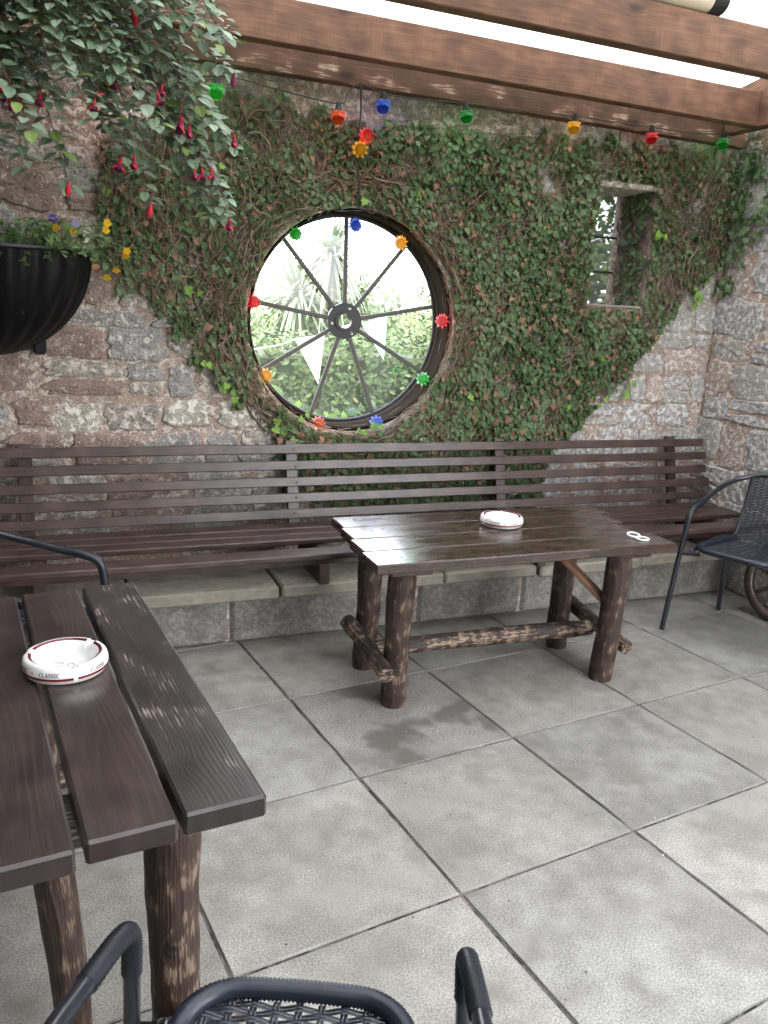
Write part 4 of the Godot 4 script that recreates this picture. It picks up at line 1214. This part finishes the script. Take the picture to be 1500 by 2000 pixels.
func build_planter() -> void:
	var C := Vector3(-0.25, 1.585, WALL_Z + 0.025)
	var p := thing("wall_planter", "black fluted half-bowl planter fixed to the stone wall", "planter", C)
	var mb := MB.new()
	var R := 0.405
	var na := 150; var nb := 22
	for i in na + 1:
		var a := PI * i / na
		for j in nb + 1:
			var e := (PI * 0.5) * (1.0 - float(j) / nb)   # 90 deg at bottom pole -> 0 at rim
			var fl := 1.0 + 0.020 * sin(a * 26.0) * cos(e)
			var r := R * cos(e) * fl
			mb.vert(Vector3(cos(a) * r, -R * 1.02 * sin(e), sin(a) * r * 0.92), Vector3.UP, Vector2.ZERO)
	for i in na:
		for j in nb:
			var q := i * (nb + 1) + j
			mb.tri(q, q + 1, q + nb + 2); mb.tri(q, q + nb + 2, q + nb + 1)
	mb.smooth()
	var spots := mineral(401, 512, Color(0.05, 0.05, 0.06), Color(0.075, 0.075, 0.085), Color(0.24, 0.22, 0.2), 0.17, 0.2, 1.6)
	var pmat := tri_mat(spots, 0.5, 0.5, 0.03); pmat.metallic_specular = 0.3
	put("bowl", mb.mesh(), pmat, p)
	var rm := MB.new()
	var arc := PackedVector3Array()
	for i in 41: arc.push_back(Vector3(cos(PI * i / 40.0) * R * 1.005, 0, sin(PI * i / 40.0) * R * 0.925))
	tube(rm, arc, 0.009, 8)
	put("rim", rm.mesh(), M.planter, p)
	var sm := MB.new()
	var sp := []; var su := []
	for i in 41: sp.append(Vector3(cos(PI * i / 40.0) * R * 0.97, -0.02, sin(PI * i / 40.0) * R * 0.89)); su.append(Vector2.ZERO)
	sm.face(sp, su, Vector3.UP)
	put("soil", sm.mesh(), M.soil, p)
	var br := MB.new()
	bevel_box(br, Transform3D(Basis(), Vector3(0.20, -0.37, 0.02)), Vector3(0.05, 0.06, 0.05), 0.008)
	put("bracket", br.mesh(), M.planter, p)
	# violas growing in it
	var root := C + Vector3(0, -0.02, 0.15)
	var t := thing("violas", "trailing violas with yellow, blue and lilac flowers in the black planter", "plant", root)
	var leaf := leaf_shape([Vector2(0, 0), Vector2(0.2, 0.15), Vector2(0.28, 0.4), Vector2(0.2, 0.75), Vector2(0, 1.0)], 0.2, 0.15, 0.3)
	var list := []
	var stems := MB.new()
	for k in 105:
		var a := rnd(0.0, PI)
		var st := C + Vector3(cos(a) * rnd(0.05, 0.37), -0.02, sin(a) * rnd(0.03, 0.33))
		if k < 45: st = C + Vector3(rnd(0.1, 0.37), -0.02, rnd(0.05, 0.28))
		var dirx := rnd(-0.06, 0.12)
		var e := st + Vector3(dirx, rnd(0.03, 0.13), rnd(0.0, 0.1))
		if rng.randf() < 0.3: e = st + Vector3(rnd(-0.04, 0.1), rnd(-0.05, 0.03), rnd(0.1, 0.16))
		var pts := resample(smooth_path([st, st.lerp(e, 0.5) + Vector3(0, 0.05, 0), e], 6), 0.015)
		tube(stems, pts, 0.0013, 4, false, Color(0.10, 0.17, 0.045))
		for i in range(2, pts.size()):
			if rng.randf() < 0.2: continue
			list.append([Transform3D(face_basis(Vector3(rnd(-0.5, 0.5), 1, rnd(0, 0.8)), Vector3(rnd(-1, 1), rnd(-0.6, 0.3), rnd(-0.2, 1)), rnd(0.018, 0.036)), pts[i] - root), rng.randi() % 3, rng.randf()])
	scatter(t, "leaf", leaf, list, 220, 0.5, 0.35, [Color(0.06, 0.12, 0.035), Color(0.085, 0.16, 0.05), Color(0.12, 0.21, 0.06)])
	var petal := leaf_shape([Vector2(0, 0), Vector2(0.22, 0.2), Vector2(0.42, 0.55), Vector2(0.34, 0.88), Vector2(0, 1.0)], 0.15, 0.1)
	var cols := {"y": leaf_mat(Color(0.78, 0.48, 0.015), 0.6, 0.3), "b": leaf_mat(Color(0.07, 0.06, 0.34), 0.6, 0.2), "l": leaf_mat(Color(0.30, 0.28, 0.62), 0.6, 0.3), "p": leaf_mat(Color(0.8, 0.42, 0.18), 0.6, 0.3), "w": leaf_mat(Color(0.55, 0.55, 0.5), 0.6, 0.3)}
	var eye := plain(Color(0.7, 0.4, 0.02), 0.6)
	var em := MB.new(); lathe(em, [Vector2(0.0, 0.003), Vector2(0.0035, 0.0015), Vector2(0.0035, 0.0)], 8); em.smooth()
	var emh := em.mesh()
	# x, y, colour, facing pitch (downwards positive)
	for f in [[-0.04, 1.67, "b", 0.0], [0.02, 1.695, "b", -0.4], [0.03, 1.665, "y", 0.2], [-0.12, 1.54, "l", 1.2], [-0.09, 1.545, "l", 1.1], [-0.055, 1.545, "l", 1.2], [0.205, 1.675, "y", 0.0], [0.212, 1.70, "y", -0.2], [0.09, 1.66, "y", 0.3], [0.28, 1.605, "y", 0.6], [0.275, 1.585, "y", 0.9], [0.24, 1.53, "y", 0.9], [0.205, 1.50, "y", 0.8], [0.165, 1.54, "p", 1.0], [0.05, 1.58, "w", 1.0], [0.095, 1.685, "l", 0.2]]:
		var fl := Node3D.new(); fl.name = numbered("flower", t); t.add_child(fl)
		var zz := -3.40 if f[0] < 0.1 else -3.46
		var at := Vector3(f[0] * (zz / -3.4), f[1], zz)
		fl.position = at - root; fl.rotation = Vector3(f[3], rnd(-0.4, 0.3), rnd(-0.2, 0.2))
		var sz := rnd(0.014, 0.018)
		for a in [90.0 + 28.0, 90.0 - 28.0, 200.0, -20.0, 270.0]:
			var ar := deg_to_rad(a)
			put("petal", petal, cols[f[2]], fl, Transform3D(face_basis(Vector3(-cos(ar) * 0.3, -sin(ar) * 0.3, 1), Vector3(cos(ar), sin(ar), 0), sz), Vector3(0, 0, 0.001 * a / 90.0)))
		put("eye", emh, eye, fl, Transform3D(Basis(Vector3.RIGHT, PI / 2), Vector3(0, 0, 0.004)))
		var rt := Vector3(clampf(at.x - 0.05, -0.5, 0.12), 1.575, zz + 0.0)
		tube(stems, smooth_path([rt, rt.lerp(at, 0.6) + Vector3(0, 0.035, 0.015), at + Vector3(0, 0.004, -0.004)], 6), 0.0012, 4, false, Color(0.10, 0.18, 0.05))
	for i in stems.v.size(): stems.v[i] -= root
	put("stems", stems.mesh(), M.twig, t).set_meta("kind", "stuff")

# ---------------------------------------------------------------- string lights
func star_cap() -> ArrayMesh:
	var mb := MB.new()
	for ring in [[0.0, 1, 0.026], [0.62, 7, 0.028], [1.2, 9, 0.030], [1.8, 8, 0.026]]:
		for k in ring[1]:
			var a: float = TAU * k / ring[1] + ring[0]
			var d := Vector3(sin(ring[0]) * cos(a), sin(ring[0]) * sin(a), cos(ring[0]))
			var s := d.cross(Vector3(0.3, 0.9, 0.2)).normalized(); var u := d.cross(s)
			var tip: Vector3 = d * ring[2]
			var base := []
			for q in 5: base.append(d * 0.010 + (s * cos(TAU * q / 5) + u * sin(TAU * q / 5)) * 0.0085)
			for q in 5: mb.face([base[q], base[(q + 1) % 5], tip], [Vector2.ZERO, Vector2.ZERO, Vector2.ZERO], base[q] + base[(q + 1) % 5] - d * 0.02)
	var b := MB.new()
	lathe(b, [Vector2(0.010, -0.012), Vector2(0.014, 0.002), Vector2(0.0175, 0.012), Vector2(0.0165, 0.022), Vector2(0.009, 0.028), Vector2(0.0, 0.029)], 14); b.smooth()
	var o := mb.v.size()
	for i in b.v.size(): mb.vert(Vector3(b.v[i].x, b.v[i].z, b.v[i].y), Vector3(b.n[i].x, b.n[i].z, b.n[i].y), Vector2.ZERO)
	for i in b.ix: mb.ix.push_back(i + o)
	return mb.mesh()

func add_bulb(t: Node3D, at: Vector3, facing: Vector3, col: String, star: Mesh, sock: Mesh, core: Mesh, glow: Dictionary) -> void:
	var b := Node3D.new(); b.name = numbered("bulb", t); t.add_child(b)
	var z := facing.normalized()
	var x := z.cross(Vector3(0.2, 0.3, 1.0)).normalized()
	b.transform = Transform3D(Basis(x, z.cross(x), z).scaled(Vector3.ONE * 1.4), at - t.position)
	put("socket", sock, M.cable, b)
	put("cap", star, glow[col][0], b)
	put("filament", core, glow[col][1], b, Transform3D(Basis(), Vector3(0, 0, 0.004)))
	var l := OmniLight3D.new(); l.name = "glow"; l.light_color = glow[col][2]; l.light_energy = 0.0006; l.omni_range = 4.0; l.omni_attenuation = 2.0; l.light_size = 0.02; l.shadow_enabled = true
	b.add_child(l); l.position = Vector3(0, 0, 0.036)

func build_lights() -> void:
	var star := star_cap()
	var sb := MB.new()
	tube(sb, PackedVector3Array([Vector3(0, 0, -0.034), Vector3(0, 0, -0.016), Vector3(0, 0, 0.0)]), func(t: float, _l: float) -> float: return 0.008 + 0.004 * t, 10)
	var sock := sb.mesh()
	var cs := SphereMesh.new(); cs.radius = 0.006; cs.height = 0.014; cs.radial_segments = 10; cs.rings = 6
	var glow := {}
	for e in [["r", Color(0.65, 0.012, 0.02), Color(1, 0.15, 0.08)], ["g", Color(0.01, 0.30, 0.03), Color(0.2, 1, 0.15)], ["b", Color(0.015, 0.09, 0.55), Color(0.2, 0.5, 1)], ["y", Color(0.85, 0.45, 0.01), Color(1, 0.75, 0.15)], ["o", Color(0.75, 0.09, 0.01), Color(1, 0.4, 0.1)]]:
		var cap := plain(e[1], 0.15)
		cap.transparency = BaseMaterial3D.TRANSPARENCY_ALPHA; cap.albedo_color.a = 0.72
		cap.emission_enabled = true; cap.emission = e[1].linear_to_srgb(); cap.emission_energy_multiplier = 0.035
		cap.backlight_enabled = true; cap.backlight = Color(0.6, 0.6, 0.6)
		var core := plain(Color(0.9, 0.8, 0.6), 0.4)
		core.emission_enabled = true; core.emission = e[2]; core.emission_energy_multiplier = 0.35
		glow[e[0]] = [cap, core, e[2]]
	# string along the wall plate
	var t := thing("string_lights", "string of coloured star lights strung below the brown wall plate", "string lights", Vector3(1.9, 2.33, -3.52))
	var top := [[0.645, 2.245, "g", 0.2], [1.155, 2.215, "o", 0.15], [1.355, 2.283, "b", 0.1], [1.752, 2.295, "g", 0.1], [2.322, 2.318, "y", 0.1], [2.776, 2.326, "r", 0.1], [3.225, 2.352, "g", 0.1], [0.20, 2.16, "r", 0.3]]
	var cab := MB.new()
	var run := [Vector3(-0.3, 2.35, -3.5), Vector3(0.20, 2.205, -3.52), Vector3(0.645, 2.29, -3.52), Vector3(0.9, 2.275, -3.52), Vector3(1.155, 2.257, -3.52), Vector3(1.2, 2.31, -3.54), Vector3(1.255, 2.352, -3.545), Vector3(1.355, 2.322, -3.52), Vector3(1.55, 2.325, -3.52), Vector3(1.752, 2.336, -3.52), Vector3(1.95, 2.345, -3.53), Vector3(2.322, 2.357, -3.52), Vector3(2.55, 2.362, -3.53), Vector3(2.776, 2.364, -3.52), Vector3(3.0, 2.37, -3.53), Vector3(3.225, 2.39, -3.52), Vector3(3.3, 2.43, -3.5)]
	var rel := []
	for q in run: rel.append(q - t.position)
	tube(cab, smooth_path(rel, 6), 0.0028, 6)
	var drop := []
	for q in [Vector3(1.257, 2.352, -3.543), Vector3(1.262, 2.25, -3.54), Vector3(1.258, 2.13, -3.55), Vector3(1.27, 2.03, -3.57), Vector3(1.285, 1.95, -3.58), Vector3(1.29, 1.865, -3.60)]: drop.append(q - t.position)
	tube(cab, smooth_path(drop, 6), 0.004, 6)
	put("cable", cab.mesh(), M.cable, t)
	for b in top: add_bulb(t, Vector3(b[0], b[1], -3.52), Vector3(rnd(-0.15, 0.15), -1.0, b[3]), b[2], star, sock, cs, glow)
	add_bulb(t, Vector3(1.279, 2.146, -3.525), Vector3(0.5, 0.2, 1), "r", star, sock, cs, glow)
	add_bulb(t, Vector3(1.256, 2.092, -3.52), Vector3(-0.1, -0.2, 1), "y", star, sock, cs, glow)
	# ring round the window
	var w := thing("string_lights", "ring of coloured star lights clipped round the wheel window", "string lights", Vector3(1.316, 1.36, -3.68))
	var ringl := [[1.022, 1.741, "g"], [1.306, 1.801, "b"], [1.534, 1.74, "y"], [0.834, 1.437, "r"], [1.78, 1.392, "r"], [0.895, 1.109, "y"], [1.695, 1.106, "g"], [1.158, 0.885, "o"], [1.456, 0.889, "b"]]
	var rc := MB.new()
	var rp := PackedVector3Array()
	for k in 73:
		var a := TAU * k / 72.0 + PI / 2
		rp.push_back(Vector3(cos(a) * (0.497 + 0.006 * sin(k * 1.3)), sin(a) * (0.497 + 0.006 * sin(k * 1.3)), -0.03 + 0.01 * sin(k * 0.7)))
	tube(rc, rp, 0.0032, 6, false, Color.WHITE, true)
	put("cable", rc.mesh(), M.cable, w)
	for b in ringl:
		var at := Vector3(b[0], b[1], -3.68)
		var inw := (Vector3(1.316, 1.36, -3.68) - at).normalized()
		add_bulb(w, at, inw * 0.35 + Vector3(0, -0.1, 1), b[2], star, sock, cs, glow)

# ---------------------------------------------------------------- garden beyond the window
func shrub(called: String, label: String, at: Vector3, rad: Vector3, n: int, size: float, pal: Array, group := "") -> void:
	var t := thing(called, label, "shrub", at, 0.0, group)
	var leaf := leaf_shape([Vector2(0, 0), Vector2(0.25, 0.3), Vector2(0.22, 0.65), Vector2(0, 1.0)], 0.2, 0.2)
	var tm := MB.new()
	for k in 5: tube(tm, PackedVector3Array([Vector3(0, 0, 0), Vector3(rnd(-0.1, 0.1), rad.y * 0.5, rnd(-0.1, 0.1)), Vector3(rnd(-0.5, 0.5) * rad.x, rad.y * 1.3, rnd(-0.4, 0.4) * rad.z)]), func(tt: float, _l: float) -> float: return lerpf(0.04, 0.012, tt), 6, false, Color(0.12, 0.09, 0.06))
	put("trunk", tm.mesh(), M.twig, t)
	var nz := noise(int(at.x * 100.0) + 500, 1.4, 2)
	var mm := MultiMesh.new(); mm.transform_format = MultiMesh.TRANSFORM_3D; mm.use_colors = true; mm.mesh = leaf; mm.instance_count = n
	for i in n:
		var d := Vector3(rng.randfn(), rng.randfn(), rng.randfn()).normalized()
		var rr := pow(rng.randf(), 0.28) * (1.0 + nz.get_noise_3dv(d * 2.2) * 0.5)
		var p := Vector3(d.x * rad.x, rad.y + d.y * rad.y * 1.0, d.z * rad.z) * Vector3(rr, 1, rr)
		p.y = maxf(0.05, rad.y + d.y * rad.y * rr)
		mm.set_instance_transform(i, Transform3D(face_basis(d + Vector3(rnd(-0.8, 0.8), rnd(0, 1), rnd(-0.8, 0.8)), Vector3(rnd(-1, 1), rnd(-1, 0.6), rnd(-1, 1)), size * rnd(0.7, 1.3)), p))
		var c: Color = pal[rng.randi() % pal.size()]
		mm.set_instance_color(i, c)
	var o := MultiMeshInstance3D.new(); o.name = "crown"; o.multimesh = mm; o.material_override = leaf_mat(Color(1, 1, 1), 0.5, 0.4, true); o.set_meta("kind", "stuff")
	t.add_child(o)

func build_garden() -> void:
	var h := thing("hedge", "clipped green hedge with bright top seen through the round window", "hedge", Vector3(3.5, 0, -7.0))
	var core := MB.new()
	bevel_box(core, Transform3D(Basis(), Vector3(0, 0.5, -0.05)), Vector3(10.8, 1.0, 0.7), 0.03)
	put("branches", core.mesh(), plain(Color(0.02, 0.03, 0.012), 0.9), h)  # solid dark core box added behind the leaves, no branches modelled
	var leaf := leaf_shape([Vector2(0, 0), Vector2(0.25, 0.3), Vector2(0.22, 0.65), Vector2(0, 1.0)], 0.2, 0.2)
	var mm := MultiMesh.new(); mm.transform_format = MultiMesh.TRANSFORM_3D; mm.use_colors = true; mm.mesh = leaf; mm.instance_count = 15000
	var nz := noise(601, 2.5, 2)
	for i in 15000:
		var x := rnd(-5.4, 5.4)
		var top := i % 4 == 0
		var p := Vector3(x, 1.12 + rnd(-0.05, 0.05) + nz.get_noise_1d(x) * 0.05, rnd(-0.42, 0.42)) if top else Vector3(x, rnd(0.0, 1.12), 0.36 + rnd(-0.07, 0.07) + nz.get_noise_2d(x, i * 0.0) * 0.05)
		var nn := Vector3(rnd(-0.6, 0.6), 1, rnd(-0.6, 0.6)) if top else Vector3(rnd(-0.7, 0.7), rnd(0, 0.9), 1)
		mm.set_instance_transform(i, Transform3D(face_basis(nn, Vector3(rnd(-1, 1), rnd(-0.5, 1), rnd(-0.3, 0.6)), rnd(0.04, 0.075)), p))
		var k := rnd(0.7, 1.3)
		mm.set_instance_color(i, Color(0.068 * k, 0.095 * k, 0.026 * k) if rng.randf() < 0.4 else Color(0.038 * k, 0.066 * k, 0.022 * k))
	var o := MultiMeshInstance3D.new(); o.name = "foliage"; o.multimesh = mm; o.material_override = leaf_mat(Color(1, 1, 1), 0.6, 0.2, true); o.set_meta("kind", "stuff")
	h.add_child(o)
	var pal := [Color(0.09, 0.13, 0.04), Color(0.12, 0.165, 0.055), Color(0.07, 0.11, 0.035), Color(0.15, 0.19, 0.075)]
	shrub("garden_shrub", "pale green rounded shrub rising behind the hedge", Vector3(3.1, 0, -9.3), Vector3(0.9, 0.98, 0.8), 5200, 0.075, pal)
	shrub("garden_shrub", "low feathery shrub behind the hedge beside the pale blue pennant", Vector3(4.9, 0, -9.8), Vector3(1.0, 0.88, 0.8), 4600, 0.075, pal)
	shrub("garden_tree", "broad grey-green tree far behind the hedge", Vector3(6.2, 0, -19.0), Vector3(2.6, 1.1, 1.8), 6000, 0.16, [Color(0.14, 0.19, 0.09), Color(0.18, 0.23, 0.12)])
	shrub("garden_tree", "leafy tree glimpsed through the slit window", Vector3(4.15, 0, -5.9), Vector3(0.75, 1.5, 0.6), 6500, 0.07, [Color(0.05, 0.09, 0.03), Color(0.08, 0.13, 0.04), Color(0.12, 0.18, 0.06)])
	# cabbage palm with sword leaves
	var t := thing("cabbage_palm", "spiky cabbage palm with arching sword leaves behind the hedge", "tree", Vector3(2.55, 0, -8.8))
	var tk := MB.new()
	tube(tk, PackedVector3Array([Vector3(0, 0, 0), Vector3(0.02, 0.8, 0), Vector3(-0.05, 1.5, 0)]), func(tt: float, _l: float) -> float: return lerpf(0.09, 0.05, tt), 8, false, Color(0.14, 0.11, 0.08))
	tube(tk, PackedVector3Array([Vector3(0.02, 0.8, 0), Vector3(0.2, 1.3, 0.1), Vector3(0.28, 1.9, 0.1)]), 0.05, 8, false, Color(0.14, 0.11, 0.08))
	put("trunk", tk.mesh(), M.twig, t)
	for hd in [Vector3(-0.05, 1.5, 0), Vector3(0.28, 1.95, 0.1)]:
		var lm := MB.new()
		for k in 150:
			var d := Vector3(rng.randfn(), rng.randfn() * 0.8 + 0.35, rng.randfn()).normalized()
			var sd := d.cross(Vector3.UP).normalized()
			var L := rnd(0.55, 0.85)
			var prev := []
			for i in 7:
				var tt := i / 6.0
				var p: Vector3 = hd + d * L * tt + Vector3(0, -0.42 * tt * tt * (1.0 - d.y * 0.5), 0)
				var w := 0.018 * (1.0 - tt * tt) + 0.001
				var cur := [p - sd * w, p + sd * w]
				if i > 0: lm.face([prev[0], prev[1], cur[1], cur[0]], [Vector2.ZERO, Vector2.ZERO, Vector2.ZERO, Vector2.ZERO], Vector3.UP, Color(0.16, 0.20, 0.13))
				prev = cur
		put("crown", lm.mesh(), leaf_mat(Color(1, 1, 1), 0.45, 0.3, true), t)
	# bunting
	var b := thing("bunting", "string of white and pale blue triangular pennants across the garden", "bunting", Vector3(1.7, 1.2, -5.0))
	var off := -b.position
	var line := [Vector3(0.2, 1.02, -4.98), Vector3(1.178, 1.150, -5.0), Vector3(1.41, 1.212, -5.0), Vector3(1.605, 1.255, -5.0), Vector3(1.854, 1.352, -5.0), Vector3(2.025, 1.40, -5.0), Vector3(3.0, 1.75, -5.0), Vector3(4.4, 2.3, -5.0)]
	var rel := []
	for q in line: rel.append(q + off)
	var sm := MB.new(); tube(sm, smooth_path(rel, 5), 0.004, 5)
	put("cord", sm.mesh(), M.white, b)
	for f in [[Vector3(1.41, 1.212, -5), Vector3(1.605, 1.255, -5), Vector3(1.565, 0.937, -4.98), Color(0.72, 0.70, 0.62)], [Vector3(1.85, 1.33, -5), Vector3(2.025, 1.395, -5), Vector3(1.998, 1.105, -4.96), Color(0.45, 0.60, 0.72)]]:
		var pm := MB.new()
		for sd in [0.0, -0.0025]:
			pm.face([f[0] + off + Vector3(0, 0, sd), f[1] + off + Vector3(0, 0, sd), f[2] + off + Vector3(0, 0, sd)], [Vector2.ZERO, Vector2.ZERO, Vector2.ZERO], Vector3.BACK)
		put("pennant", pm.mesh(), leaf_mat(f[3], 0.8, 0.7), b)
	for q in [Vector3(0.2, 0, -4.98), Vector3(4.4, 0, -5.0)]:
		var po := MB.new()
		tube(po, PackedVector3Array([Vector3(0, 0, 0), Vector3(0, 1.05 if q.x < 1.0 else 2.33, 0)]), 0.02, 8)
		var pole := put("garden_stake", po.mesh(), M.beam, self, Transform3D(Basis(), q))
		tag(pole, "short wooden stake tying the low end of the bunting" if q.x < 1.0 else "tall wooden stake tying the high end of the bunting", "stake")
